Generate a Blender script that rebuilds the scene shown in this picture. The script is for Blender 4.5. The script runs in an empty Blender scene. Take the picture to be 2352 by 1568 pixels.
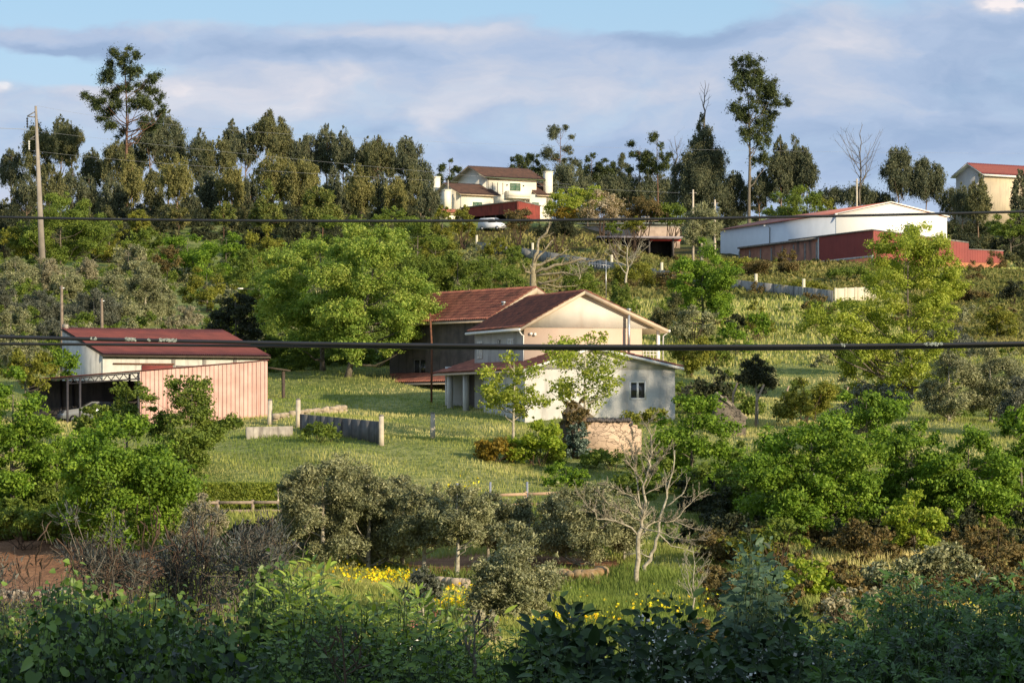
import bpy, math, numpy as np
from mathutils import Vector
SC=bpy.context.scene; COL=SC.collection
F=3200.; HY=420.; K=1024/2352.
rng=np.random.default_rng(11)
U=lambda a,b,n=None: rng.uniform(a,b,n)
# ------------------------------------------------------------------ terrain
TY=[-400,-60,0,15,40,90,113,128,149,160,171,180,193,207,220,240,267,307,347,400,453,533,587,640,700,760,900,1500,2500]
TZ=[-2,-2,-2.2,-3.4,-6,-9,-9,-8.6,-7.4,-6.5,-4.8,-3.3,-1.3,-.2,.6,2,5,9.5,13.5,18.3,22,30,36,40,42,40,30,0,-40]
def gnd(x,y):
    x=np.asarray(x,float); y=np.asarray(y,float)
    z=(np.interp(y-3,TY,TZ)+np.interp(y+3,TY,TZ)+np.interp(y,TY,TZ))/3
    s=np.clip((y-60)/100,0,1)
    z=z+np.interp(y,[425,482,533,587],[0,4.6,3.,0])*np.clip((24-x)/14,0,1)
    return z+s*(.16*np.sin(x*.31+y*.12)+.12*np.sin(x*.13-y*.29+1)+.07*np.sin(x*.9+y*.53))+np.clip((y-250)/200,0,1)*.5*np.sin(x*.05+y*.03)
def W3(dx,dy,D): return np.array([(dx*K-512)*D/F,D,(HY-dy*K)*D/F])
def hit(dx,dy,y0=95,y1=760):
    Y=np.arange(y0,y1,.25); X=(dx*K-512)*Y/F; Z=(HY-dy*K)*Y/F
    g=gnd(X,Y); k=np.argmax(g>=Z)
    return np.array([X[k],Y[k],g[k]])
def disp(x,y,z): return (512+F*x/y)/K,(HY-F*z/y)/K
# ------------------------------------------------------------------ mesh builder
def nrm(a):
    a=np.asarray(a,float); return a/np.maximum(np.linalg.norm(a,axis=-1,keepdims=True),1e-9)
class MB:
    def __init__(s): s.v=[];s.f=[];s.n=0;s.a=[]
    def add(s,v,f,rnd=.5):
        v=np.asarray(v,float).reshape(-1,3); f=np.asarray(f,int)
        s.v.append(v); s.f.append(f+s.n); s.n+=len(v)
        s.a.append(np.full(len(v),rnd) if np.ndim(rnd)==0 else np.asarray(rnd,float)); return s
    def box(s,x0,x1,y0,y1,z0,z1):
        v=[(x,y,z) for z in(z0,z1) for y in(y0,y1) for x in(x0,x1)]
        return s.add(v,[(0,2,3,1),(4,5,7,6),(0,1,5,4),(2,6,7,3),(0,4,6,2),(1,3,7,5)])
    def quad(s,*p): return s.add(p,[(0,1,2,3)])
    def prism(s,pts,vec):
        n=len(pts); p=np.asarray(pts,float); q=p+np.asarray(vec,float)
        s.add(np.vstack([p,q]),[list(range(n))[::-1]]); s.n-=0
        b=s.n-2*n
        s.f.append(np.array([[b+n+i for i in range(n)]]))
        s.f.append(np.array([[b+i,b+(i+1)%n,b+n+(i+1)%n,b+n+i] for i in range(n)])); return s
    def slab(s,a,b,c,d,t=.12):
        p=np.array([a,b,c,d],float); return s.prism(p,(0,0,-t))
    def tube(s,path,rad,k=6,caps=True):
        p=np.asarray(path,float); n=len(p); r=np.broadcast_to(np.asarray(rad,float),(n,))
        t=nrm(np.gradient(p,axis=0)); ref=np.array([0,0,1.]) if abs(t[0][2])<.9 else np.array([1.,0,0])
        a=nrm(np.cross(t,ref)); b=np.cross(t,a)
        th=np.arange(k)*2*math.pi/k
        v=(p[:,None]+r[:,None,None]*(np.cos(th)[None,:,None]*a[:,None]+np.sin(th)[None,:,None]*b[:,None])).reshape(-1,3)
        i=np.arange(n-1)[:,None]*k; j=np.arange(k)[None]; j2=(j+1)%k
        f=np.stack([i+j,i+j2,i+k+j2,i+k+j],-1).reshape(-1,4)
        s.add(v,f)
        if caps and k>2:
            b0=s.n-n*k; s.f.append(np.array([[b0+q for q in range(k)][::-1]])); s.f.append(np.array([[b0+(n-1)*k+q for q in range(k)]]))
        return s
    def build(s,name,mat,parent=None,smooth=False,loc=None):
        me=bpy.data.meshes.new(name)
        if s.n:
            v=np.vstack(s.v).astype(np.float32)
            if loc is not None: v=v-np.asarray(loc,np.float32)
            lo=np.concatenate([f.ravel() for f in s.f]).astype(np.int32)
            tot=np.concatenate([np.full(len(f),f.shape[1]) for f in s.f]).astype(np.int32)
            me.vertices.add(len(v)); me.vertices.foreach_set('co',v.ravel())
            me.loops.add(len(lo)); me.loops.foreach_set('vertex_index',lo)
            me.polygons.add(len(tot)); me.polygons.foreach_set('loop_start',np.concatenate([[0],np.cumsum(tot)[:-1]]).astype(np.int32))
            if smooth: me.polygons.foreach_set('use_smooth',np.ones(len(tot),bool))
            me.update(calc_edges=True)
            at=me.attributes.new('rnd','FLOAT','POINT'); at.data.foreach_set('value',np.concatenate(s.a).astype(np.float32))
        if mat: me.materials.append(mat)
        o=bpy.data.objects.new(name,me); COL.objects.link(o)
        if parent is not None: o.parent=parent
        elif loc is not None: o.location=Vector(loc)
        return o
def thing(name,label,cat,loc=(0,0,0),rz=0,group=None):
    o=bpy.data.objects.new(name,None); COL.objects.link(o); o.location=Vector(loc); o.rotation_euler=(0,0,rz)
    o['label']=label;o['category']=cat
    if group:o['group']=group
    return o
def tag(o,label,cat,group=None,kind=None):
    o['label']=label;o['category']=cat
    if group:o['group']=group
    if kind:o['kind']=kind
    return o
# ------------------------------------------------------------------ materials
def newmat(name):
    m=bpy.data.materials.new(name); m.use_nodes=True; nt=m.node_tree; nt.nodes.clear()
    return m,nt,nt.nodes.new('ShaderNodeOutputMaterial')
def mixc(nt,f,a,b,mode='MIX'):
    n=nt.nodes.new('ShaderNodeMix'); n.data_type='RGBA'; n.blend_type=mode
    for s,v in((n.inputs[0],f),(n.inputs[6],a),(n.inputs[7],b)):
        if isinstance(v,bpy.types.NodeSocket): nt.links.new(v,s)
        else: s.default_value=v if not isinstance(v,(tuple,list)) else (*v,1)[:4]
    return n.outputs[2]
def noise(nt,scale,detail=4,vec=None,rough=.55):
    n=nt.nodes.new('ShaderNodeTexNoise'); n.inputs['Scale'].default_value=scale; n.inputs['Detail'].default_value=detail; n.inputs['Roughness'].default_value=rough
    if vec is not None: nt.links.new(vec,n.inputs['Vector'])
    return n.outputs['Fac']
def mrange(nt,v,a,b,c=0.,d=1.,smooth=False):
    n=nt.nodes.new('ShaderNodeMapRange'); n.inputs[1].default_value=a;n.inputs[2].default_value=b;n.inputs[3].default_value=c;n.inputs[4].default_value=d
    if smooth:n.interpolation_type='SMOOTHSTEP'
    nt.links.new(v,n.inputs[0]); return n.outputs[0]
def math_(nt,op,a,b=None,c=None):
    n=nt.nodes.new('ShaderNodeMath'); n.operation=op
    for i,v in enumerate((a,b,c)):
        if v is None: continue
        if isinstance(v,bpy.types.NodeSocket): nt.links.new(v,n.inputs[i])
        else: n.inputs[i].default_value=v
    return n.outputs[0]
def ocoord(nt,scale=None):
    t=nt.nodes.new('ShaderNodeTexCoord').outputs['Object']
    if scale:
        m=nt.nodes.new('ShaderNodeMapping'); m.inputs['Scale'].default_value=scale; nt.links.new(t,m.inputs[0]); t=m.outputs[0]
    return t
_mc={}; LK=(1.5,1.36,1.3)
def mat(name,c1,c2=None,scale=3.,rough=.8,bump=.0,bscale=20,streak=None,metal=0,spec=.3,lo=.35,hi=.65,c3=None):
    """mottled surface: c1/c2 by noise, optional vertical streaks of c3, bump"""
    if name in _mc: return _mc[name]
    m,nt,out=newmat(name); p=nt.nodes.new('ShaderNodeBsdfPrincipled'); nt.links.new(p.outputs[0],out.inputs[0])
    c=ocoord(nt); p.inputs['Roughness'].default_value=rough; p.inputs['Metallic'].default_value=metal
    p.inputs['Specular IOR Level'].default_value=spec
    if c2: col=mixc(nt,mrange(nt,noise(nt,scale,6,c),lo,hi),c1,c2); 
    else: col=mixc(nt,mrange(nt,noise(nt,scale,4,c),.3,.7),c1,tuple(x*.88 for x in c1))
    if c3:
        v=ocoord(nt,streak or (2.5,2.5,.35)); col=mixc(nt,mrange(nt,noise(nt,1.,5,v),.52,.72),col,c3)
    nt.links.new(col,p.inputs['Base Color'])
    if bump:
        b=nt.nodes.new('ShaderNodeBump'); b.inputs['Strength'].default_value=bump; b.inputs['Distance'].default_value=.05
        nt.links.new(noise(nt,bscale,5,c),b.inputs['Height']); nt.links.new(b.outputs[0],p.inputs['Normal'])
    _mc[name]=m; return m
def leafmat(name,dark,mid,light,tr=.3,rough=.6,spec=.25,tcol=None):
    if name in _mc: return _mc[name]
    dark,mid,light=[tuple(min(.8,x*k) for x,k in zip(c,LK)) for c in(dark,mid,light)]
    m,nt,out=newmat(name); a=nt.nodes.new('ShaderNodeAttribute'); a.attribute_name='rnd'
    r=nt.nodes.new('ShaderNodeValToRGB'); e=r.color_ramp.elements
    e[0].position=.1;e[0].color=(*dark,1);e[1].position=.95;e[1].color=(*light,1)
    q=e.new(.5);q.color=(*mid,1); nt.links.new(a.outputs['Fac'],r.inputs[0])
    big=mrange(nt,noise(nt,.35,3,ocoord(nt)),.35,.65,.8,1.15)
    col=mixc(nt,1.,r.outputs[0],big,'MULTIPLY')
    p=nt.nodes.new('ShaderNodeBsdfPrincipled'); p.inputs['Roughness'].default_value=rough;p.inputs['Specular IOR Level'].default_value=spec
    nt.links.new(col,p.inputs['Base Color'])
    t=nt.nodes.new('ShaderNodeBsdfTranslucent'); nt.links.new(mixc(nt,1.,col,tcol or (1.25,1.2,.6),'MULTIPLY'),t.inputs[0])
    mx=nt.nodes.new('ShaderNodeMixShader'); mx.inputs[0].default_value=tr
    nt.links.new(p.outputs[0],mx.inputs[1]);nt.links.new(t.outputs[0],mx.inputs[2]);nt.links.new(mx.outputs[0],out.inputs[0])
    _mc[name]=m; return m
# ------------------------------------------------------------------ foliage
def rdir(n):
    return nrm(rng.normal(size=(n,3)))
def leaves(mb,pts,nm,L,Wd,rnd,droop=0.):
    """diamond leaves, slightly folded"""
    n=len(pts); t=rdir(n); t[:,2]=t[:,2]*(1-droop)-droop*1.6
    a=nrm(t-nm*(t*nm).sum(1,keepdims=True)*(1-droop*.5)); b=nrm(np.cross(nm,a)); s=U(.5,1.5,(n,1))
    a=a*L*.5*s; b=b*Wd*.5*s; c=np.cross(a,b); c=nrm(c)*Wd*.18
    v=np.stack([pts-a,pts+b+c-a*.1,pts+a,pts-b+c-a*.1],1).reshape(-1,3)
    mb.add(v,np.arange(4*n).reshape(n,4),np.repeat(rnd,4))
ENV={'euc':[(0,.35),(.12,.7),(.3,1),(.55,.85),(.78,.5),(.93,.22),(1,.05)],
 'round':[(0,.45),(.15,.85),(.4,1),(.7,.85),(.9,.5),(1,.2)],
 'olive':[(0,.5),(.12,.85),(.4,1),(.7,.82),(.9,.45),(1,.15)],
 'dome':[(0,.9),(.3,1),(.65,.8),(.88,.5),(1,.2)],
 'cone':[(0,.7),(.1,1),(.4,.75),(.7,.42),(.92,.15),(1,.03)],
 'vase':[(0,.15),(.3,.6),(.65,1),(.85,.8),(1,.45)],
 'bush':[(0,1),(.4,.95),(.7,.75),(.9,.4),(1,.15)]}
def envclumps(env,c,Wd,Dp,z0,z1,n,rc,stretch,lob=.27,sub=9):
    """branches carry lobes, lobes carry leaf clumps; the whole is fitted to the crown's width and height"""
    e=np.array(ENV[env]); H=z1-z0; M=max(5,int(n)); t=U(0,1,M*8); R=np.interp(t,e[:,0],e[:,1]); k=U(0,1,M*8)<(.15+R)**1.2/1.15; t=t[k]; R=R[k]
    th=U(0,2*math.pi,len(t)); rr=R*np.sqrt(U(.1,1,len(t))); q=np.stack([Wd*.5*rr*np.cos(th),Dp*.5*rr*np.sin(th),t*H],1)
    keep=[0]; dmin=rc
    for i in range(1,len(q)): # keep lobes apart
        if len(keep)>=M: break
        if np.min(np.linalg.norm((q[keep]-q[i])*[1,1,1/stretch],axis=1))>dmin*(1 if i<len(q)*.6 else .6): keep.append(i)
    q=q[keep]; R=R[keep]; rm=lob*Wd*U(.6,1.25,len(q))*((.45+.55*R) if env!='euc' else (.12+.88*R))
    d=rdir(len(q)*sub)+np.repeat(nrm(q*[1,1,0]+1e-6)*.35+[0,0,.35],sub,0); d=nrm(d)
    C=np.repeat(q,sub,0)+d*np.repeat(rm,sub)[:,None]*U(.55,1.,(len(d),1))*[1,1,stretch*.85]; r=np.repeat(rm,sub)*U(.42,.72,len(d)); C=np.vstack([C,q]); r=np.concatenate([r,rm*.8])
    lo=(C-r[:,None]*.75).min(0);hi=(C+r[:,None]*.75).max(0); f=np.array([Wd,Dp,H])/(hi-lo); C=(C-lo)*f; C[:,0]+=c[0]-Wd/2; C[:,1]+=c[1]-Dp/2; C[:,2]+=z0
    j=rng.choice(len(C),int(len(C)*.55)); dd=nrm(rdir(len(j))+nrm((C[j]-[c[0],c[1],(z0+z1)/2])*[1,1,.8])*.9+[0,0,.15]); C=np.vstack([C,C[j]+dd*r[j][:,None]*U(.9,1.5,(len(j),1))]); r=np.concatenate([r,r[j]*U(.25,.5,len(j))])
    C[:,2]=np.minimum(C[:,2],z1-r*.3); return C,r*min(1.25,(f[0]+f[2])/2)
def fill(mb,C,R,per,L,Wl,stretch=1.,flat=.8,droop=0.,shell=.45,rbias=0,fuzz=.2):
    """leaf clumps"""
    wts=R**2; cnt=np.maximum((per*wts/wts.mean()).astype(int),8); idx=np.repeat(np.arange(len(C)),cnt); n=len(idx)
    d=rdir(n); rad=R[idx]*U(0,1,n)**shell*(1+fuzz*rng.normal(size=n))
    sc=np.array([1,1,flat*stretch]); p=C[idx]+d*rad[:,None]*sc
    if droop: p[:,2]-=droop*R[idx]*.5*U(0,1,n)**2
    nm=nrm(d*.75+rdir(n)*.8+np.array([0,0,.25*(1-droop)])+np.array([0,0,0]))
    if droop: nm[:,2]*=(1-droop*.8); nm=nrm(nm)
    cr=U(0,1,len(C))[idx]; rnd=np.clip(.45*cr+.55*U(0,1,n)+rbias,0,1)
    leaves(mb,p,nm,L,Wl,rnd,droop); CNT[0]+=n
    return n
def limbs(mb,base,top,r0,C,R,nl,k=5,lean=.04,up=.35,upto=.9):
    """tapered trunk with limbs reaching into the clumps"""
    base=np.asarray(base,float);top=np.asarray(top,float);H=top[2]-base[2]
    m=9;t=np.linspace(0,1,m)[:,None]; path=base+(top-base)*t
    ph=U(0,6.28,2); path[:,0]+=lean*H*.5*np.sin(t[:,0]*4+ph[0])*t[:,0]*(1-t[:,0])*2; path[:,1]+=lean*H*.5*np.sin(t[:,0]*3+ph[1])*t[:,0]
    rad=r0*(1-.88*t[:,0]**.9); rad[0]*=1.35
    mb.tube(path,rad,7)
    if len(C)==0: return
    idx=rng.choice(len(C),min(nl,len(C)),replace=False)
    for i in idx:
        c=C[i]; hd=np.hypot(c[0]-path[-1,0],c[1]-path[-1,1]); z=c[2]-up*hd-U(.02,.12)*H
        tt=np.clip((z-base[2])/H,.12,upto); s=np.array([np.interp(tt,t[:,0],path[:,j]) for j in range(3)]); rs=np.interp(tt,t[:,0],rad)*.55
        q=np.linspace(0,1,5)[:,None]; mid=s+(c-s)*q; mid[:,2]+=-.1*np.linalg.norm(c-s)*np.sin(q[:,0]*math.pi); mid[1:-1]+=rng.normal(size=(3,3))*.03*np.linalg.norm(c-s)
        mb.tube(mid,rs*(1-.8*q[:,0]),4,False)
CNT=[0]
SP={} # species: env, leafmat, barkmat, leaf L,W, clump radius frac, n clumps factor, stretch, droop, cover, shell, flat
def species(k,**kw): SP[k]=kw
def tree(kind,name,dx,top,w,D,label,cat='tree',cb=None,group=None,env=None,lmat=None,base=None,cover=1.,custom=None,rdisp=12,bx=None,trunk=True,dp=1.,r0=None,nl=None,limbup=None,rb=0,leafk=1.,clk=1.,bark=None):
    if cb and custom is None and D>190 and dx<2500:
        g=float(gnd((dx*K-512)*D/F,D)); 
        if HY-g*F/D<cb*K+1: D=max(float(hit(dx,cb+6,190,620)[1]),.78*D)
    s=SP[kind]; X=(dx*K-512)*D/F; Wd=w*K*D/F; zt=(HY-top*K)*D/F
    bxX=X if bx is None else (bx*K-512)*D/F
    zg=float(gnd(bxX,D)); H=zt-zg
    z0=(HY-cb*K)*D/F if cb else zg+s.get('cbf',.25)*H
    px=D/F; L=max(s['L'],1.5*px)*leafk; Wl=L*s['asp']
    loc=(bxX,D,zg)
    if custom is not None:
        pass
    if custom is not None:
        C=[];R=[]
        for q in custom:
            r=(q[2] if len(q)>2 else rdisp)*K*D/F
            c=W3(q[0],q[1],D); c[1]+=U(-.5,.5)*min(Wd*.6,abs(q[0]-dx)*0+Wd*.6); C.append(c);R.append(r*U(.85,1.15))
        C=np.array(C);R=np.array(R); C=np.repeat(C,5,0); R=np.repeat(R,5)*U(.3,.75,len(C)); C=C+rdir(len(C))*(R*U(.5,1.7,len(C)))[:,None]
    else:
        rc=s['rc']*min(Wd,(zt-z0)*1.2); n=int(s['n']*clk*max(.8,(zt-z0)/Wd))
        C,R=envclumps(env or s['env'],(X,D),Wd,Wd*dp,z0,zt,n,rc,s.get('st',1),s.get('lob',.2),s.get('sub',9))
    if kind=='euc' and custom is None:
        k=np.linspace(0,1,6); sx=X+U(-.12,.12)*Wd; C=np.vstack([C,np.stack([sx+0*k,D+0*k,zt-Wd*(.08+.55*k)],1)]); R=np.concatenate([R,Wd*(.035+.09*k)])
    area=(math.pi*R**2*s.get('st',1)*s.get('flat',.8)).sum(); 
    per=int(cover*s['cov']*area/(L*Wl*.5)/len(C))
    e=thing(name,label,cat,loc,0,group)
    mb=MB(); n=fill(mb,C,R,per,L,Wl,s.get('st',1),s.get('flat',.8),s.get('droop',0),s.get('shell',.45),rb,s.get('fuzz',.2))
    mb.build('crown' if trunk else 'foliage',lmat or LM[s['leaf']],e,loc=loc)
    tb=MB(); rr=r0 or s.get('tr',.022)*H
    if trunk: limbs(tb,(bxX,D,zg-.3),(X,D,z0+(zt-z0)*s.get('tt',.85)),rr,C,R,nl or s.get('nl',14),up=limbup if limbup is not None else s.get('up',.35)); nm='trunk'
    else:
        nm='branches'
        for i in rng.choice(len(C),min(len(C),10),replace=False):
            a=np.array([bxX+U(-.1,.1)*Wd,D+U(-.1,.1)*Wd,zg-.2]); q=np.linspace(0,1,4)[:,None]; m=a+(C[i]-a)*q; m[1:3]+=rng.normal(size=(2,3))*.04*H; tb.tube(m,max(.012*H,.02)*(1-.7*q[:,0]),4,False)
    tb.build(nm,BM[bark or s['bark']],e,smooth=True,loc=loc)
    return e
def twigs(mb,path,rad,D3,lmul,n1,depth,k=3,upb=.25,dmin=.15):
    """random side twigs along a limb"""
    path=np.asarray(path); L=np.linalg.norm(np.diff(path,axis=0),axis=1).sum()
    for _ in range(n1):
        t=U(dmin,1); i=min(int(t*(len(path)-1)),len(path)-2); f=t*(len(path)-1)-i; s=path[i]+(path[i+1]-path[i])*f; dirn=nrm(path[i+1]-path[i])
        r=(rad[i]+(rad[i+1]-rad[i])*f)*.6; d=nrm(dirn*.75+rdir(1)[0]*.75+np.array([0,0,upb])); l=L*lmul*U(.5,1.1)*(1-.35*t)
        q=np.linspace(0,1,5)[:,None]; p=s+d*l*q+np.array([0,0,1])*upb*l*.35*q**2; p[1:]+=np.cumsum(rng.normal(size=(4,3))*l*.035,0)
        rr=r*(1-.75*q[:,0]); mb.tube(p,np.maximum(rr,.006),k,False)
        if depth>0: twigs(mb,p,rr,D3,lmul,max(3,n1*2//3),depth-1,k,upb)
def bare(name,D,polys,label,cat='bare tree',mt=None,depthsp=.5,n1=7,depth=1,lmul=.38,group=None,upb=.25,rmin=.5):
    """leafless tree from traced limbs, twigs grown at random. polys: (points, r0, r1)"""
    b=W3(*polys[0][0][0],D); loc=np.array([b[0],D,b[2]]); e=thing(name,label,cat,loc,0,group)
    tb=MB();br=MB();first=True; ys={}
    for pts,ra,rb in polys:
        sg=U(-1,1); p=np.array([W3(a,c,D) for a,c in pts]); key=tuple(pts[0]); L=np.linalg.norm(p[-1]-p[0])
        if not first: p[:,1]+=ys.get(key,0)+sg*depthsp*L*np.linspace(0,1,len(p))
        q=np.linspace(0,len(p)-1,len(p)*3-2); pp=np.stack([np.interp(q,range(len(p)),p[:,j]) for j in range(3)],1); pp[1:-1]+=rng.normal(size=(len(pp)-2,3))*.012*L
        rr=np.interp(q,[0,len(p)-1],[ra,rb]); (tb if first else br).tube(pp,rr,7 if first else 5)
        twigs(br,pp,rr,D,lmul,n1 if not first else max(2,n1//2),depth,3,upb,.55 if first else .2); first=False
    tb.build('trunk',mt,e,True,loc); br.build('branches',mt,e,True,loc); return e
def autobare(name,dx,base,top,w,D,label,mt,seed=0,group=None,n=9,r=.02,cat='bare tree',trunkf=.3,n1=6,depth=1):
    H=base-top; P=[([(dx,base),(dx+U(-.04,.04)*w,base-H*trunkf),(dx+U(-.08,.08)*w,base-H*.65),(dx+U(-.1,.1)*w,top)],r*H*K*D/F,r*.12*H*K*D/F)]
    for i in range(n):
        f=U(trunkf*.8,.8); sd=-1 if i%2 else 1; y0=base-H*f; x0=dx; xe=dx+sd*w*.5*U(.5,1)*(1.1-abs(f-.45)); ye=y0-(H*(1-f))*U(.45,.9)
        P.append(([(x0,y0),(x0+(xe-x0)*.45,y0+(ye-y0)*.3),(xe,ye)],r*.45*H*K*D/F*(1.1-f),r*.08*H*K*D/F))
    return bare(name,D,P,label,cat,mt,.4,n1,depth,group=group)
EXPO=0.5;SKYS=.1;VEIL=.88;CLS=.87
# ------------------------------------------------------------------ camera, sun, sky
cam=bpy.data.cameras.new('camera'); co=bpy.data.objects.new('camera',cam); COL.objects.link(co); SC.camera=co
co.rotation_euler=(math.pi/2,0,0); cam.sensor_width=36; cam.lens=F/1024*36; cam.shift_y=(HY-341)/1024; cam.clip_start=.5; cam.clip_end=6000
SUN_AZ=math.radians(44); SUN_EL=math.radians(17)   # behind the camera, to its right
sd=Vector((math.sin(SUN_AZ)*math.cos(SUN_EL),-math.cos(SUN_AZ)*math.cos(SUN_EL),math.sin(SUN_EL)))
sl=bpy.data.lights.new('sun','SUN'); sl.energy=4.6; sl.angle=math.radians(.6); sl.color=(1,.84,.61)
so=bpy.data.objects.new('sun',sl); COL.objects.link(so); so.rotation_euler=(-sd).to_track_quat('-Z','Y').to_euler()
SC.view_settings.view_transform='Standard'; SC.view_settings.look='None'; SC.view_settings.exposure=EXPO; SC.view_settings.gamma=1
SC.cycles.max_bounces=6; SC.cycles.diffuse_bounces=3; SC.cycles.transmission_bounces=4; SC.cycles.glossy_bounces=2; SC.cycles.use_denoising=True
SC.cycles.caustics_reflective=False; SC.cycles.caustics_refractive=False
w=bpy.data.worlds.new('World'); SC.world=w; w.use_nodes=True; nt=w.node_tree; nt.nodes.clear()
out=nt.nodes.new('ShaderNodeOutputWorld'); sky=nt.nodes.new('ShaderNodeTexSky'); sky.sky_type='NISHITA'; sky.sun_disc=False
sky.sun_elevation=SUN_EL; sky.sun_rotation=math.pi-SUN_AZ; sky.air_density=1.; sky.dust_density=.6; sky.ozone_density=2.
tc=nt.nodes.new('ShaderNodeTexCoord').outputs['Generated']; sp=nt.nodes.new('ShaderNodeSeparateXYZ'); nt.links.new(tc,sp.inputs[0])
X,Y,Z=sp.outputs; ya=math_(nt,'MAXIMUM',math_(nt,'ABSOLUTE',Y),.08)
# bearing and height of a sky direction on the tangent plane north of the village
uu=math_(nt,'MULTIPLY_ADD',math_(nt,'DIVIDE',X,ya),F/K/1000,512/K/1000); vv=math_(nt,'MULTIPLY_ADD',math_(nt,'DIVIDE',Z,ya),-F/K/1000,HY/K/1000)
def vec(a,b,c=0.):
    n=nt.nodes.new('ShaderNodeCombineXYZ')
    for i,v in enumerate((a,b,c)):
        if isinstance(v,bpy.types.NodeSocket): nt.links.new(v,n.inputs[i])
        else: n.inputs[i].default_value=v
    return n.outputs[0]
wob=noise(nt,2.6,5,vec(uu,math_(nt,'MULTIPLY',vv,2.2),3.)); wob2=noise(nt,2.6,5,vec(uu,math_(nt,'MULTIPLY',vv,2.2),9.))
u2=math_(nt,'MULTIPLY_ADD',math_(nt,'SUBTRACT',wob,.5),.45,uu); v2=math_(nt,'MULTIPLY_ADD',math_(nt,'SUBTRACT',wob2,.5),.16,vv)
def blob(cx,cy,sx,sy,amp,u=u2,v=v2):
    a=math_(nt,'POWER',math_(nt,'ABSOLUTE',math_(nt,'MULTIPLY',math_(nt,'SUBTRACT',u,cx/1000),1000/sx)),2.); b=math_(nt,'POWER',math_(nt,'ABSOLUTE',math_(nt,'MULTIPLY',math_(nt,'SUBTRACT',v,cy/1000),1000/sy)),2.)
    return math_(nt,'MULTIPLY',math_(nt,'EXPONENT',math_(nt,'MULTIPLY',math_(nt,'ADD',a,b),-1.)),amp)
def tot(L):
    r=L[0]
    for q in L[1:]: r=math_(nt,'ADD',r,q)
    return r
n1=noise(nt,3.2,7,vec(u2,math_(nt,'MULTIPLY',v2,2.6)),.55); n2=noise(nt,6.,6,vec(math_(nt,'ADD',u2,4.),math_(nt,'MULTIPLY',v2,2.4)),.55); n3=noise(nt,1.6,5,vec(math_(nt,'ADD',u2,8.),math_(nt,'MULTIPLY',v2,2.)),.5)
# cloud cover: a long bank with clear sky above it and a gap at its western end
cov=tot([math_(nt,'MULTIPLY_ADD',math_(nt,'SUBTRACT',n1,.5),1.05,.6),blob(130,150,190,38,-1.25),blob(20,20,700,30,-.9),blob(800,-5,620,32,-1.1),blob(1450,40,260,34,-.9),blob(1750,-60,700,60,-.8),blob(480,330,500,60,-.12),blob(1900,130,420,90,.45),blob(900,120,450,60,.35),blob(180,85,120,22,.7),blob(300,200,140,30,.55),blob(2280,40,90,30,.5)])
cm=mrange(nt,cov,.08,.74,0,1,True)
shade=tot([math_(nt,'MULTIPLY_ADD',math_(nt,'SUBTRACT',n2,.5),.72,.5),math_(nt,'MULTIPLY',math_(nt,'SUBTRACT',n3,.5),.85),blob(600,112,420,28,-.3),blob(170,100,140,14,-.3),blob(1560,85,160,40,-.3),blob(1900,90,330,40,.16),blob(480,205,420,55,.35),blob(980,65,260,22,.35),blob(1020,290,60,50,.3),blob(1500,200,500,90,.08),blob(2300,8,50,14,.7),blob(10,198,22,14,.5),blob(2300,200,300,200,-.3),blob(1300,60,900,30,-.15),blob(1300,340,1400,60,-.25)])
ramp=nt.nodes.new('ShaderNodeValToRGB'); e=ramp.color_ramp.elements; e[0].position=.12;e[0].color=(.27,.37,.54,1);e[1].position=.95;e[1].color=(.78,.72,.72,1)
for q,c in((.38,(.36,.45,.61)),(.58,(.46,.51,.62)),(.78,(.57,.58,.65))): a=e.new(q);a.color=(*c,1)
nt.links.new(shade,ramp.inputs[0])
low=mrange(nt,vv,.28,.5,0,1); cc=mixc(nt,math_(nt,'MULTIPLY',low,.45),ramp.outputs[0],(.38,.47,.67))
skc=mixc(nt,mrange(nt,vv,-.1,.35),(.30,.50,.70),(.40,.52,.71)) # thin veil over the blue
b1=nt.nodes.new('ShaderNodeBackground'); nt.links.new(sky.outputs[0],b1.inputs[0]); b1.inputs[1].default_value=SKYS
b1b=nt.nodes.new('ShaderNodeBackground'); nt.links.new(skc,b1b.inputs[0]); b1b.inputs[1].default_value=VEIL
ad=nt.nodes.new('ShaderNodeMixShader'); ad.inputs[0].default_value=.7; nt.links.new(b1.outputs[0],ad.inputs[1]); nt.links.new(b1b.outputs[0],ad.inputs[2])
b2=nt.nodes.new('ShaderNodeBackground'); nt.links.new(cc,b2.inputs[0]); b2.inputs[1].default_value=CLS
high=mrange(nt,Z,.25,.7,1,.35) # fewer clouds overhead
mx=nt.nodes.new('ShaderNodeMixShader'); nt.links.new(math_(nt,'MULTIPLY',cm,high),mx.inputs[0]); nt.links.new(ad.outputs[0],mx.inputs[1]); nt.links.new(b2.outputs[0],mx.inputs[2])
nt.links.new(mx.outputs[0],out.inputs[0])
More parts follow.
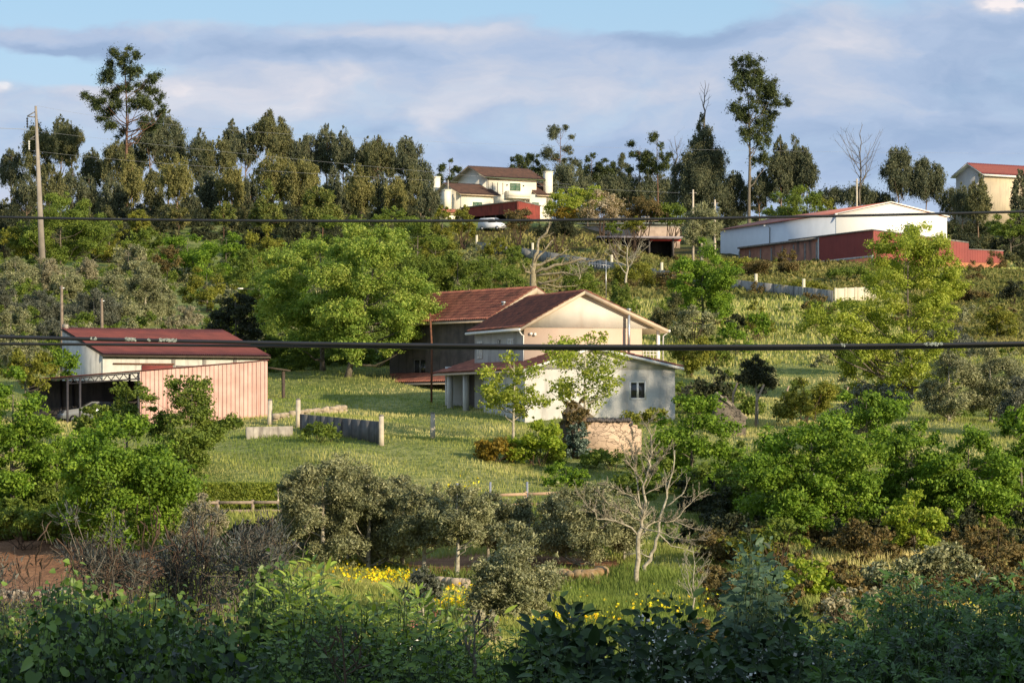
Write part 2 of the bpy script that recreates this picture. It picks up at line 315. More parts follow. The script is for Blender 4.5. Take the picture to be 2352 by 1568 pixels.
# ------------------------------------------------------------------ ground
def sinpatch(dx,dy,el):
    r=np.zeros_like(dx)
    for cx,cy,sx,sy in el: r=np.maximum(r,np.exp(-(((dx-cx)/sx)**2+((dy-cy)/sy)**2)**1.5))
    return r
def terrain():
    ys=np.concatenate([np.arange(-400,90,12.),np.arange(90,260,1.),np.arange(260,480,1.6),np.arange(480,800,5),np.arange(800,2600,90)])
    q=np.linspace(-1,1,261); q=np.sign(q)*np.abs(q)**1.25
    hw=np.interp(ys,[-400,0,90,800,2600],[500,260,60,260,1500]); 
    Xg=q[None]*hw[:,None]; Yg=np.repeat(ys[:,None],len(q),1); Zg=gnd(Xg,Yg)
    side=np.clip((np.abs(Xg)-.2*np.abs(Yg)-30)/60,0,1)
    n=len(q);m=len(ys); i=(np.arange(m-1)[:,None]*n+np.arange(n-1)[None]).ravel()
    mb=MB(); mb.add(np.stack([Xg,Yg,Zg],-1).reshape(-1,3),np.stack([i,i+1,i+n+1,i+n],1))
    o=mb.build('ground',None,smooth=True); o['kind']='structure'
    me=o.data; x,y,z=Xg.ravel(),Yg.ravel(),Zg.ravel(); ok=y>60; dx,dy=disp(x,np.maximum(y,60),z); 
    soil=sinpatch(dx,dy,[(90,1312,330,95),(1180,1300,270,30),(300,1180,200,20)])*ok*(y<175)
    brown=np.maximum(sinpatch(dx,dy,[(2300,720,200,75),(1650,600,420,40),(1250,548,260,30)])*(y>285),sinpatch(dx,dy,[(2150,1330,350,90),(1850,1280,260,50),(1650,1420,70,60)])*(y<175))*ok
    for nm,v in(('soil',soil),('brown',brown)):
        at=me.attributes.new(nm,'FLOAT','POINT'); at.data.foreach_set('value',v.astype(np.float32))
    m_,nt,out=newmat('ground'); c=ocoord(nt); p=nt.nodes.new('ShaderNodeBsdfPrincipled'); p.inputs['Roughness'].default_value=1; p.inputs['Specular IOR Level'].default_value=.05
    g=mixc(nt,mrange(nt,noise(nt,.12,6,c),.35,.65),(.18,.225,.06),(.36,.35,.14)); g=mixc(nt,mrange(nt,noise(nt,1.7,5,c),.4,.7),g,(.09,.13,.03))
    def at(n): a=nt.nodes.new('ShaderNodeAttribute'); a.attribute_name=n; return a.outputs['Fac']
    s=mixc(nt,mrange(nt,noise(nt,.9,7,c),.35,.65),(.36,.19,.105),(.22,.115,.065)); b=mixc(nt,mrange(nt,noise(nt,.8,6,c),.35,.65),(.12,.09,.035),(.065,.06,.022))
    nz=math_(nt,'MULTIPLY_ADD',noise(nt,.8,5,c),.7,-.35)
    g=mixc(nt,mrange(nt,math_(nt,'ADD',at('brown'),nz),.3,.6),g,b); g=mixc(nt,mrange(nt,math_(nt,'ADD',at('soil'),nz),.2,.4),g,s)
    nt.links.new(g,p.inputs['Base Color']); bp=nt.nodes.new('ShaderNodeBump'); bp.inputs['Distance'].default_value=.3; bp.inputs['Strength'].default_value=.8; nt.links.new(noise(nt,3.5,6,c),bp.inputs['Height']); nt.links.new(bp.outputs[0],p.inputs['Normal'])
    nt.links.new(p.outputs[0],out.inputs[0]); me.materials.append(m_)
terrain()
# ------------------------------------------------------------------ plant materials
def grey(c,k): return tuple(x*k for x in c)
LM={
 'bright':leafmat('leaf_bright_green',(.05,.105,.012),(.11,.205,.02),(.21,.32,.04),.36),
 'ash':leafmat('leaf_ash_green',(.075,.145,.022),(.165,.255,.042),(.33,.40,.09),.36),
 'mid':leafmat('leaf_mid_green',(.055,.095,.016),(.105,.16,.026),(.18,.24,.045),.33),
 'lime':leafmat('leaf_lime',(.13,.21,.02),(.20,.29,.03),(.34,.40,.06),.42),
 'poplar':leafmat('leaf_poplar',(.11,.165,.02),(.215,.285,.036),(.36,.41,.09),.4),
 'yolive':leafmat('leaf_yellow_olive',(.09,.115,.02),(.155,.18,.028),(.24,.25,.045),.36),
 'olive':leafmat('leaf_olive',(.075,.09,.045),(.16,.185,.09),(.34,.36,.20),.2,.5,.35,(1.1,1.1,.7)),
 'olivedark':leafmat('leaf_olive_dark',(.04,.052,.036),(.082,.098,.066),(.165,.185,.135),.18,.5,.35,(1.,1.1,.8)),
 'euc':leafmat('leaf_eucalyptus',(.032,.048,.032),(.075,.095,.055),(.15,.16,.085),.25),
 'eucb':leafmat('leaf_eucalyptus_brown',(.04,.054,.028),(.095,.11,.048),(.175,.175,.075),.28),
 'euclit':leafmat('leaf_eucalyptus_lit',(.065,.08,.03),(.14,.15,.05),(.23,.225,.085),.3),  # paler copy of the eucalyptus leaf, sunlight put into the colour
 'pine':leafmat('needle_dark',(.02,.035,.014),(.04,.06,.018),(.08,.10,.03),.15),
 'pineb':leafmat('needle_bright',(.05,.08,.018),(.10,.135,.028),(.19,.20,.06),.2),
 'dark':leafmat('leaf_dark',(.014,.024,.012),(.03,.04,.018),(.06,.065,.03),.15),
 'brown':leafmat('leaf_brown',(.055,.055,.022),(.11,.095,.036),(.19,.145,.055),.25),
 'blossom':leafmat('leaf_blossom',(.10,.11,.03),(.26,.22,.13),(.62,.52,.44),.3),
 'gold':leafmat('leaf_gold',(.09,.08,.014),(.20,.155,.022),(.31,.23,.035),.4),
 'blue':leafmat('leaf_bluegreen',(.04,.07,.05),(.09,.14,.11),(.2,.28,.24),.2),
 'silver':leafmat('leaf_silver',(.10,.11,.07),(.22,.22,.14),(.38,.37,.25),.25,tcol=(1.1,1.1,.8)),
 'hedge':leafmat('leaf_hedge',(.07,.11,.016),(.13,.18,.024),(.21,.26,.04),.3),
 'grass':leafmat('grass_blade',(.12,.175,.04),(.25,.285,.085),(.46,.44,.21),.35,.7,.15,(1.2,1.2,.6)),
 'straw':leafmat('dry_grass',(.075,.10,.03),(.135,.15,.05),(.22,.205,.08),.3,.8,.1),
 'flower':leafmat('petal_yellow',(.55,.34,.01),(.75,.50,.012),(.85,.62,.03),.3),
}
BM={
 'grey':mat('bark_grey',(.20,.17,.13),(.09,.075,.055),6,.95,.5,8),
 'brown':mat('bark_brown',(.11,.07,.045),(.05,.035,.025),5,.95,.6,8),
 'pine':mat('bark_pine',(.19,.11,.07),(.09,.05,.035),4,.95,.6,6),
 'euc':mat('bark_eucalyptus',(.30,.20,.13),(.13,.09,.06),2,.9,.3,6),
 'pale':mat('bark_pale',(.46,.42,.32),(.24,.21,.15),7,.9,.4,8),
 'white':mat('bark_white',(.44,.39,.29),(.22,.19,.13),7,.9,.4,8),
 'birch':mat('bark_dead',(.33,.28,.19),(.17,.14,.08),5,.9,.4,8),
}
species('euc',env='euc',leaf='euc',bark='euc',L=.26,asp=.42,rc=.09,n=26,sub=6,lob=.19,st=2.0,droop=.75,cov=1.15,shell=.7,fuzz=.55,tr=.011,nl=16,up=.9,tt=.9,cbf=.12)
species('pine',env='round',leaf='pine',bark='pine',L=.34,asp=.35,rc=.16,n=14,sub=8,lob=.17,st=1.1,cov=2.0,shell=.55,fuzz=.5,tr=.012,nl=30,up=.15)
species('cone',env='cone',leaf='pineb',bark='pine',L=.3,asp=.35,rc=.12,n=22,sub=7,lob=.14,st=1.3,cov=2.2,shell=.5,fuzz=.3,tr=.014,nl=12,up=-.1,cbf=.05)
species('tree',env='round',leaf='bright',bark='grey',L=.165,asp=.6,rc=.17,n=22,sub=8,lob=.165,st=.78,cov=1.7,shell=.4,tr=.02,nl=16,cbf=.1)
species('olive',env='olive',leaf='olive',bark='pale',L=.13,asp=.36,rc=.125,n=26,sub=8,lob=.18,st=1.,cov=1.6,shell=.55,fuzz=.3,tr=.03,nl=14,cbf=.2)
species('bush',env='bush',leaf='mid',bark='brown',L=.17,asp=.5,rc=.15,n=17,sub=8,lob=.18,st=.9,cov=1.6,shell=.5,fuzz=.3,cbf=0)
# ------------------------------------------------------------------ buildings
def fr(phi): p=math.radians(phi); return np.array([math.cos(p),math.sin(p)]),np.array([-math.sin(p),math.cos(p)])
def solve(P,d,px):   # distance along d from P (x,y) at which the render column px is met
    k=(px-512)/F; return (k*P[1]-P[0])/(d[0]-k*d[1])
def zrow(P,row): return (HY-row)*P[1]/F
class Fr:
    """a building's frame: corner seen at column px at distance D; local x runs right along the front, local y away"""
    def __init__(s,px,D,phi,z0): s.P=np.array([(px-512)*D/F,D]); s.v,s.u=fr(phi); s.phi=phi; s.z0=z0; s.loc=(s.P[0],s.P[1],z0)
    def w(s,px,y=0.): return solve(s.P+s.u*y,s.v,px)
    def d(s,px,x=0.): return solve(s.P+s.v*x,s.u,px)
    def z(s,row,x=0.,y=0.): return zrow(s.P+s.v*x+s.u*y,row)-s.z0
    def e(s,name,label,cat): return thing(name,label,cat,s.loc,math.radians(s.phi))
def wall(mb,x0,x1,z0,z1,y,t,holes=(),ax='x'):
    """wall with openings; ax='x': in plane y=const facing -y, thickness t inward. ax='y': plane x=y facing -x, x0..x1 run along y"""
    xs=sorted({x0,x1,*[h[0] for h in holes],*[h[1] for h in holes]}); zs=sorted({z0,z1,*[h[2] for h in holes],*[h[3] for h in holes]})
    def pt(a,b,c): return (a,y+c,b) if ax=='x' else (y+c,a,b)
    def q(*p): 
        p=list(p); mb.quad(*(p if ax=='x' else p[::-1]))
    for i in range(len(xs)-1):
        for j in range(len(zs)-1):
            a,b,c,d=xs[i],xs[i+1],zs[j],zs[j+1]; m=((a+b)/2,(c+d)/2)
            if any(h[0]<m[0]<h[1] and h[2]<m[1]<h[3] for h in holes): continue
            q(pt(a,c,0),pt(b,c,0),pt(b,d,0),pt(a,d,0)); q(pt(a,c,t),pt(a,d,t),pt(b,d,t),pt(b,c,t))
    for h in [(x0,x1,z0,z1)]+list(holes):
        a,b,c,d=h[:4]; R=[(a,c),(b,c),(b,d),(a,d)]
        for k in range(4):
            p,r=R[k],R[(k+1)%4]; q(pt(*p,0),pt(*p,t),pt(*r,t),pt(*r,0))
def corr(mb,a,b,c,d,n,amp,rows=1,shape='sine',ns=6,t=.03):
    """corrugated sheet: a-b lower edge, d-c upper edge, ribs run a->d"""
    a,b,c,d=[np.asarray(q,float) for q in(a,b,c,d)]; nm=nrm(np.cross(b-a,d-a)); m=n*ns+1; u=np.linspace(0,1,m); ph=u*n*2*math.pi
    w=np.sin(ph) if shape=='sine' else np.clip(np.sin(ph)*2.2,-1,1)
    if shape=='tile': w=np.abs(np.sin(ph/2))*2-1
    vs=[];rr=np.linspace(0,1,rows+1); lv=[]
    for i in range(rows):
        for r,o in((rr[i],t if rows>1 else 0),(rr[i+1],0)):
            lo=a+(b-a)*u[:,None]; hi=d+(c-d)*u[:,None]; vs.append(lo+(hi-lo)*r+nm*(w[:,None]*amp+o))
    v=np.array(vs); L=len(v); i=(np.arange(L-1)[:,None]*m+np.arange(m-1)[None]).ravel()
    mb.add(v.reshape(-1,3),np.stack([i,i+1,i+m+1,i+m],1),np.tile(np.repeat(U(0,1,n+1),ns)[:m],L)*.5+np.repeat(U(0,1,L),m)*.5)
def sheet(a,b,c,d,name,m,par,n,amp,rows=1,shape='tile',t=.03,under=None):
    mb=MB(); corr(mb,a,b,c,d,n,amp,rows,shape,8 if shape=='tile' else 6,t); o=mb.build(name,m,par)
    if under:
        q=MB(); off=np.array([0,0,-.07-amp]); q.slab(*[np.asarray(p,float)+off for p in(a,b,c,d)],t=.1); q.build('roof_board',under,o)
    return o
def window(par,x0,x1,z0,z1,y,fm,gm,ax='x',mull=1,t=.06,out=.04,name='window',sill=None,transom=0,curtain=None):
    """frame with pane as its child; standing in the opening"""
    mb=MB(); bx=(lambda a,b,c,d,e,f: mb.box(a,b,y+c,y+d,e,f)) if ax=='x' else (lambda a,b,c,d,e,f: mb.box(y+c,y+d,a,b,e,f))
    bx(x0,x0+t,-out,.06,z0,z1);bx(x1-t,x1,-out,.06,z0,z1);bx(x0+t,x1-t,-out,.06,z0,z0+t);bx(x0+t,x1-t,-out,.06,z1-t,z1)
    for i in range(mull): c=x0+(x1-x0)*(i+1)/(mull+1); bx(c-t*.6,c+t*.6,-out*.9,.055,z0+t,z1-t)
    o=mb.build(name,fm,par); p=MB()
    (p.box(x0+t*.5,x1-t*.5,y+.01,y+.03,z0+t*.5,z1-t*.5) if ax=='x' else p.box(y+.01,y+.03,x0+t*.5,x1-t*.5,z0+t*.5,z1-t*.5)); p.build('pane',gm,o)
    if sill:
        s=MB(); (s.box(x0-.08,x1+.08,y-.12,y+.0,z0-.09,z0-.005) if ax=='x' else s.box(y-.12,y,x0-.08,x1+.08,z0-.09,z0-.005)); s.build('sill',sill,o)
    if curtain:
        s=MB(); corr(s,(x0+.08,y+.12,z0),((x0+x1)/2-.05,y+.12,z0),((x0+x1)/2-.05,y+.12,z0+.38),(x0+.08,y+.12,z0+.38),5,.02,1,'sine'); s.build('curtain',curtain,o)
    return o
def shutter(par,x0,x1,z0,z1,y,m,ax='x',name='shutter',n=12):
    mb=MB(); bx=(lambda a,b,c,d,e,f: mb.box(a,b,y+c,y+d,e,f)) if ax=='x' else (lambda a,b,c,d,e,f: mb.box(y+c,y+d,a,b,e,f))
    c=(x0+x1)/2
    for a,b in((x0,c-.01),(c+.01,x1)):
        bx(a,a+.07,-.06,-.01,z0,z1);bx(b-.07,b,-.06,-.01,z0,z1);bx(a+.07,b-.07,-.06,-.01,z0,z0+.07);bx(a+.07,b-.07,-.06,-.01,z1-.07,z1);bx(a+.07,b-.07,-.06,-.01,(z0+z1)/2-.03,(z0+z1)/2+.03)
        zs=np.linspace(z0+.07,z1-.07,n+1)
        for i in range(n): bx(a+.07,b-.07,-.045,-.02,zs[i]+.015,zs[i+1]-.01)
    return mb.build(name,m,par)
plaster=mat('plaster_cream',(.68,.63,.54),(.57,.53,.46),.8,.9,.15,12,c3=(.54,.48,.40),streak=(1.5,1.5,.25)); peach=mat('plaster_peach',(.62,.46,.35),(.56,.42,.32),.7,.9,.1,14)
rend=mat('render_grey_white',(.60,.585,.54),(.49,.475,.44),.9,.9,.25,10,c3=(.33,.315,.29),streak=(1.2,1.2,.3)); bluew=mat('wall_grey_white',(.58,.56,.50),(.46,.45,.41),1.2,.9,.15,12,c3=(.3,.29,.27))
tile=mat('roof_tile_old',(.33,.115,.07),(.16,.065,.048),2.2,.85,.2,14,c3=(.085,.05,.045),streak=(1.2,1.2,1.2)); tile2=mat('roof_tile_orange',(.42,.16,.10),(.24,.085,.06),1.6,.85,.2,14,c3=(.12,.06,.045),streak=(1.,1.,1.)); tiled=mat('roof_tile_brown',(.11,.06,.045),(.065,.04,.034),1.3,.85,.1,14)
white=mat('paint_white',(.80,.78,.72),(.72,.70,.64),3,.5); glass=mat('glass_dark',(.02,.022,.022),(.03,.03,.03),1,.08,spec=.8); conc=mat('concrete',(.42,.38,.31),(.28,.25,.21),2.2,.95,.3,9,c3=(.16,.14,.12)); concd=mat('concrete_dark',(.30,.28,.25),(.17,.16,.15),2,.95,.3,9,c3=(.07,.065,.06),streak=(3,3,.2))
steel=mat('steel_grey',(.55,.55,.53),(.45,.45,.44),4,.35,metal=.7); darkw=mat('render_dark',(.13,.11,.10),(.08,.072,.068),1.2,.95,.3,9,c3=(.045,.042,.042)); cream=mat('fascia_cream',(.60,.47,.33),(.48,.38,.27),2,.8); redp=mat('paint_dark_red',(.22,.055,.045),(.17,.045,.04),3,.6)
wood=mat('wood_weathered',(.27,.21,.15),(.16,.12,.09),5,.9,.3,14); woodd=mat('wood_dark',(.10,.075,.055),(.06,.045,.035),5,.9,.3,14); black=mat('rubber_black',(.012,.012,.014),(.02,.02,.022),4,.45); rust=mat('rust',(.20,.08,.04),(.11,.05,.03),6,.8)
# --- low gabled house with the taller gabled house behind it (one dwelling)
A=Fr(525,209,19,.2); z=lambda r,x=0,y=0:A.z(r,x,y)
w1=A.w(675); ax_=A.w(591.4); ze=A.z(368.5); za=A.z(347,ax_); zr=A.z(366.6,w1)
e=A.e('gabled_house','cream two storey gabled house with lower gabled wing in front','house')
o1=(A.w(556.5),A.w(572.1)); o2=(A.w(629.3),A.w(646.4)); hz=(A.z(399),A.z(380))
m=MB(); H1=[(o1[0],o1[1],*hz),(o2[0],o2[1],*hz)]; wt=min(ze,zr)-.02
wall(m,0,w1,-1.2,wt,0,.28,H1); m.prism([(0,0,wt),(w1,0,wt),(w1,0,zr),(ax_,0,za),(0,0,ze)],(0,.28,0))
wall(m,.28,8.5,-1.2,ze,0,.28,(),'y'); wall(m,.28,18,-1.2,zr,w1-.28,.28,(),'y'); m.box(.3,w1-.3,17.7,18,-1,3.6); m.box(.28,2.,8.5,8.75,-1,ze)
m.build('wall',rend,e)
for i,h in enumerate(H1): window(e,h[0]+.01,h[1]-.01,h[2]+.01,h[3]-.01,.05,white,glass,curtain=white if i else None,t=.11,out=.04)
x0=A.w(523.4+.0); Mx=1.35; My=4.
P0=A.P+A.u*4; Mx=solve(P0,A.v,524.4); mw=lambda px: solve(P0,A.v,px); Mr=mw(642); Ma=mw(582.5); Mt=mw(664)
zM=A.z(326,Mx,4); zA=A.z(291,Ma,4)-.1; zT=A.z(330.5,Mt,4); Md=A.d(474.6,Mx)
sl1=(zA-zM)/(Ma-Mx); sl2=(zA-zT)/(Mt-Ma); zR=zA-sl2*(Mr-Ma)
ov=.45
def rf(name,ea,ap,y0,y1,ez,az,m_,n,rows=9,left=True):
    a,b,c,d=((ea,y1,ez),(ea,y0,ez),(ap,y0,az),(ap,y1,az)) if left else ((ea,y0,ez),(ea,y1,ez),(ap,y1,az),(ap,y0,az))
    return sheet(a,b,c,d,name,m_,e,n,.05,rows,'tile',.035,cream)
s1=(za-ze)/ax_; s2=(za-zr)/(w1-ax_)
rf('roof',-.5,ax_,-.45,18.3,ze-.5*s1+.15,za+.15,tile2,70,11); rf('roof',w1+.45,ax_,-.45,18.3,zr-.45*s2+.15,za+.15,tile2,70,11,False)
# verge board of the low gable
m=MB()
for (xa,zq,xb,zw) in((-.5,ze-.5*s1,ax_,za),(ax_,za,w1+.45,zr-.45*s2)): m.prism([(xa,-.5,zq-.12),(xb,-.5,zw-.12),(xb,-.5,zw+.06),(xa,-.5,zq+.06)],(0,.05,0))
m.build('verge_board',white,e)
m=MB(); LW=[(A.d(508.1,Mx),A.d(514,Mx)),(A.d(497.6,Mx),A.d(500.4,Mx)),(A.d(477.8,Mx),A.d(482.8,Mx))]
LW=[(min(a),max(a)) for a in LW]; zw=lambda r0,r1,y:(A.z(r1,Mx,y),A.z(r0,Mx,y)); Z=[zw(336.8,353.9,3),zw(337.3,347,5),zw(339.5,356.8,9)]
HL=[(LW[i][0],LW[i][1],Z[i][0],Z[i][1]) for i in range(3)]
HL=[(a,b,c,min(d,zM-.12)) for a,b,c,d in HL]
zs=A.z(326.2,Mx,4)
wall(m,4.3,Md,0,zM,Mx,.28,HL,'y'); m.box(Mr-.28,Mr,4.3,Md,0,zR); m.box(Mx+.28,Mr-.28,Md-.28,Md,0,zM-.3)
m.build('wall',mat('wall_shade_grey',(.44,.43,.40),(.35,.34,.32),1.2,.9,.15,12,c3=(.25,.24,.22)),e)  # left wall on the shaded side, shade deepened in this darker grey
m=MB(); m.prism([(Mx,4,0),(Mr,4,0),(Mr,4,zs-.05),(Mx,4,zs-.05)],(0,.3,0)); o=m.build('wall',peach,e); o['label']='peach painted lower part of the gable wall'
m=MB(); m.prism([(Mx,3.97,zs-.05),(Mt-.35,3.97,zs-.05),(Mt-.35,3.97,zA-sl2*(Mt-.35-Ma)),(Ma,3.97,zA),(Mx,3.97,zM)],(0,.33,0)); o=m.build('gable',plaster,e)
shutter(e,HL[0][0],HL[0][1],HL[0][2],HL[0][3],Mx,white,'y'); shutter(e,HL[2][0],HL[2][1],HL[2][2],HL[2][3],Mx,white,'y'); window(e,HL[1][0],HL[1][1],HL[1][2],HL[1][3],Mx+.1,white,glass,'y',0,.05)
rf('roof',Mx-ov,Ma,3.55,Md+.4,zM-ov*sl1+.2,zA+.2,tile,46,12); rf('roof',Mt+.1,Ma,3.55,Md+.4,zT-.1*sl2+.1,zA+.2,tile,46,12,False)
m=MB()
for (xa,zq,xb,zw_) in((Mx-ov,zM-ov*sl1,Ma,zA),(Ma,zA,Mt+.1,zT-.1*sl2)): m.prism([(xa,3.5,zq-.1),(xb,3.5,zw_-.1),(xb,3.5,zw_+.12),(xa,3.5,zq+.12)],(0,.05,0))
m.build('verge_board',cream,e)
m=MB(); zt=A.z(366,1,4)
m.box(Mr,Mt-.25,4.05,9,A.z(358,Mr,4)-.15,A.z(358,Mr,4)); m.build('balcony_floor',conc,e)
zf=A.z(358,Mr,4); m=MB()
for zz in np.linspace(zf+.25,zf+.85,4): m.box(Mr+.05,Mt-.45,4.1,4.14,zz,zz+.05)
for xx in np.linspace(Mr+.1,Mt-.5,5): m.box(xx,xx+.04,4.09,4.15,zf,zf+.9)
m.build('railing',white,e)
m=MB(); m.box(Mt-.45,Mt-.25,4.1,4.3,zf-1.2,zT+.1); m.build('balcony_post',white,e)
m=MB(); gx=Mx-ov-.06; m.tube([(gx,3.5,zM-ov*sl1+.02),(gx,Md+.4,zM-ov*sl1+.02)],.09,8); m.tube([(gx,3.6,zM-.3),(gx+.25,3.85,zM-.55),(Mx-.1,3.9,zM-.6),(Mx-.1,3.9,ze+.3)],.05,6); m.build('gutter',white,e)
m=MB(); m.tube([(Mt+.2,3.5,zT-.02),(Mt+.2,Md,zT-.02)],.09,8); m.tube([(Mt+.15,3.7,zT-.1),(Mt-.1,3.9,zT-.35),(Mt-.1,3.95,zf-.6)],.05,6); m.build('gutter',white,e)
m=MB(); px_=mw(626.8); m.tube([(px_,3.6,A.z(346,px_,4)-.8),(px_,3.6,A.z(310,px_,4))],.1,10); m.tube([(px_,3.6,A.z(310,px_,4)),(px_,3.6,A.z(308.3,px_,4))],[.17,.15],10); m.build('stove_pipe',steel,e)
m=MB(); lx=mw(529); m.box(lx,lx+.18,3.8,3.97,zs-.55,zs-.4); m.box(lx+.3,lx+.45,3.8,3.97,zs-.6,zs-.42); m.build('wall_fitting',white,e)  # two small white boxes for a security box and camera
for s in(A.d(449.7,-.1),A.d(465.6,-.1)):
    m=MB(); m.box(-.25,.1,s-.17,s+.17,-.3,ze-.15); m.build('porch_post',bluew,e)
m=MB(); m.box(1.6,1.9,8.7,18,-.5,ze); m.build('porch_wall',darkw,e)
# aerial
aD=222; ax0=W3(1392,668,aD); t=thing('tv_aerial','thin television aerial with short bars on the rear roof edge','aerial',(ax0[0],aD,ax0[2]-.8))
m=MB(); m.tube([(0,0,0),(0,0,3.)],.03,5); m.build('mast',steel,t); m=MB(); m.tube([(-1.2,0,2.75),(.3,.0,2.55)],.02,4)
for q in np.linspace(-1.15,.2,8): m.tube([(q,-.3,2.74-.13*(q+1.2)-.2),(q,.3,2.74-.13*(q+1.2)+.2)],.012,3)
m.build('antenna_bars',steel,t)
# --- older tiled house behind
B=Fr(486.6,242,34,1.2); ap=B.w(529.6); zae=B.z(317.5); zaa=B.z(289,ap); dep=B.d(431.4,ap)*1.0; wB=ap*2
e=B.e('tiled_house','older dark walled house with red tiled roof behind the cream gable','house'); sB=(zaa-zae)/ap
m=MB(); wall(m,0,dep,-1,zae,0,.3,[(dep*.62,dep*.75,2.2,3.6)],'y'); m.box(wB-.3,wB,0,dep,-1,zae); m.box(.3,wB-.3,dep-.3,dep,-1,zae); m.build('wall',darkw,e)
m=MB(); m.prism([(0,0,-1),(wB,0,-1),(wB,0,zae),(ap,0,zaa),(0,0,zae)],(0,.3,0)); o=m.build('gable',cream,e)
window(e,dep*.62+.01,dep*.75-.01,2.21,3.59,.1,concd,glass,'y',1)
def rfB(left,ea,ez): 
    y0,y1=-.9,dep+.3
    a,b,c,d=((ea,y1,ez),(ea,y0,ez),(ap,y0,zaa+.2),(ap,y1,zaa+.2)) if left else ((ea,y0,ez),(ea,y1,ez),(ap,y1,zaa+.2),(ap,y0,zaa+.2))
    return sheet(a,b,c,d,'roof',tile2,e,50,.06,11,'tile',.04,cream)
rfB(True,-.55,zae-.55*sB+.2); rfB(False,wB+.55,zae-.55*sB+.2)
m=MB()
for xa,zq,xb,zw_ in((-.55,zae-.55*sB,ap,zaa),(ap,zaa,wB+.55,zae-.55*sB)): m.prism([(xa,-.98,zq-.32),(xb,-.98,zw_-.32),(xb,-.98,zw_+.1),(xa,-.98,zq+.1)],(0,.08,0))
m.build('verge_board',cream,e)
sheet((-2.4,dep,1.75),(-2.4,.5,1.75),(-.0,.5,2.5),(-.0,dep,2.5),'porch_roof',tile2,e,46,.05,4,'tile',.04,cream)
for q in(1.,dep*.5,dep-.3):
    m=MB(); m.box(-2.2,-2.,q,q+.2,-1,1.7); m.build('porch_post',woodd,e)
cx=B.w(503.6,-.3); m=MB(); m.tube([(cx,-.3,B.z(322,cx,-.3)),(cx,-.3,B.z(303,cx,-.3))],.12,8); m.tube([(cx,-.3,B.z(303,cx,-.3)),(cx,-.3,B.z(301,cx,-.3))],.18,8); m.build('stove_pipe',steel,e)
p=W3(991,890,228); t=thing('rusty_pole','slim rusty pole standing at the left end of the dark walled house','pole',(p[0],228,float(gnd(p[0],228)))); m=MB(); m.tube([(0,0,-.3),(.02,0,4.),(-.1,0,(HY-718*K)*228/F-float(gnd(p[0],228)))],[.09,.08,.07],6); m.build('pole',rust,t); m=MB(); m.box(-.3,.3,-.03,.03,6.2,6.28); m.build('crossbar',rust,t)
# --- barn with tin roof
C=Fr(102.7,233,27,1.); ze=C.z(353.4); dp=C.d(62.2); wC=C.w(266); zr=C.z(328.5,0,dp)
e=C.e('barn','long pale barn under a red corrugated roof','barn')
dr=(C.w(142.9),C.w(171.1)); s1_=(C.w(178),C.w(209.5)); s2_=(C.w(217.5),C.w(242.5))
m=MB(); wall(m,0,wC,-1,ze,0,.3,[(dr[0],dr[1],-.5,2.9),(s1_[0],s1_[1],1.2,ze-.95),(s2_[0],s2_[1],1.2,ze-.95)]); m.build('wall',bluew,e)
m=MB(); m.prism([(0,.3,-1),(0,dp,-1),(0,dp,zr-.05),(0,.3,ze+(zr-ze)*.3/dp-.05)],(.3,0,0)); m.prism([(wC-.3,.3,-1),(wC-.3,dp,-1),(wC-.3,dp,zr-.05),(wC-.3,.3,ze-.05)],(.3,0,0)); m.box(.3,wC-.3,dp-.3,dp,-1,zr-.1); o=m.build('side_wall',bluew,e)
sheet((-.1,-.45,ze-.02),(wC+.2,-.45,ze-.02),(wC+.2,dp+.1,zr+.12),(-.1,dp+.1,zr+.12),'roof',mat('tin_roof_red',(.17,.05,.045),(.11,.036,.036),.7,.75,c3=(.15,.05,.045)),e,80,.035,6,'sine',.02,woodd)  # roof red darkened, the shadow over it put into the colour
m=MB(); m.box(dr[0]-.1,dr[1]+.1,-.1,-.03,-.6,3.05); m.build('sliding_door',redp,e); m=MB(); m.box(C.w(113),dr[1]+.2,-.14,-.04,3.1,3.2); m.build('door_rail',rust,e)
for s in(s1_,s2_):
    o=window(e,s[0]+.02,s[1]-.02,1.22,ze-.97,.12,steel,mat('shutter_grey_blue',(.36,.40,.42),(.30,.34,.36),2,.6),mull=2,t=.06); m=MB(); m.box(s[0]-.15,s[1]+.15,-.06,.0,ze-.95,ze-.8); m.build('lintel',concd,o)
for q in np.linspace(s1_[0]-.5,wC-.2,4):
    m=MB(); m.box(q,q+.28,-.05,0,-1,ze-.25); m.build('column',concd,e)
m=MB(); m.box(0,wC,-.03,0,ze-.32,ze-.12); m.build('ring_beam',concd,e)
m=MB(); m.box(.0,.35,dp-.4,dp,zr,zr+.35); m.build('roof_block',conc,e)
m=MB(); q=C.w(266); m.slab((q-.2,-1.6,ze-.9),(q+1.3,-1.6,ze-1.1),(q+1.3,1,ze-.95),(q-.2,1,ze-.75),.1); m.box(q+.75,q+.95,-1.4,-1.2,-1,ze-1.2); m.build('side_canopy',woodd,e)
for dx,db,dt,D,lb in((143,770,655,245,'leaning bare wood pole behind the barn end wall'),(235,752,685,262,'short dark wood pole just above the barn roof')):
    p=W3(dx,db,D); t=thing('wood_pole',lb,'pole',(p[0],D,float(gnd(p[0],D)))); zt_=(HY-dt*K)*D/F-t.location.z; m=MB(); m.tube([(0,0,-.3),(-.05,0,zt_)],[.16,.11],7); m.build('pole',wood,t); m=MB(); m.box(-.2,.2,-.05,.05,zt_-.25,zt_-.15); m.build('bracket',steel,t)
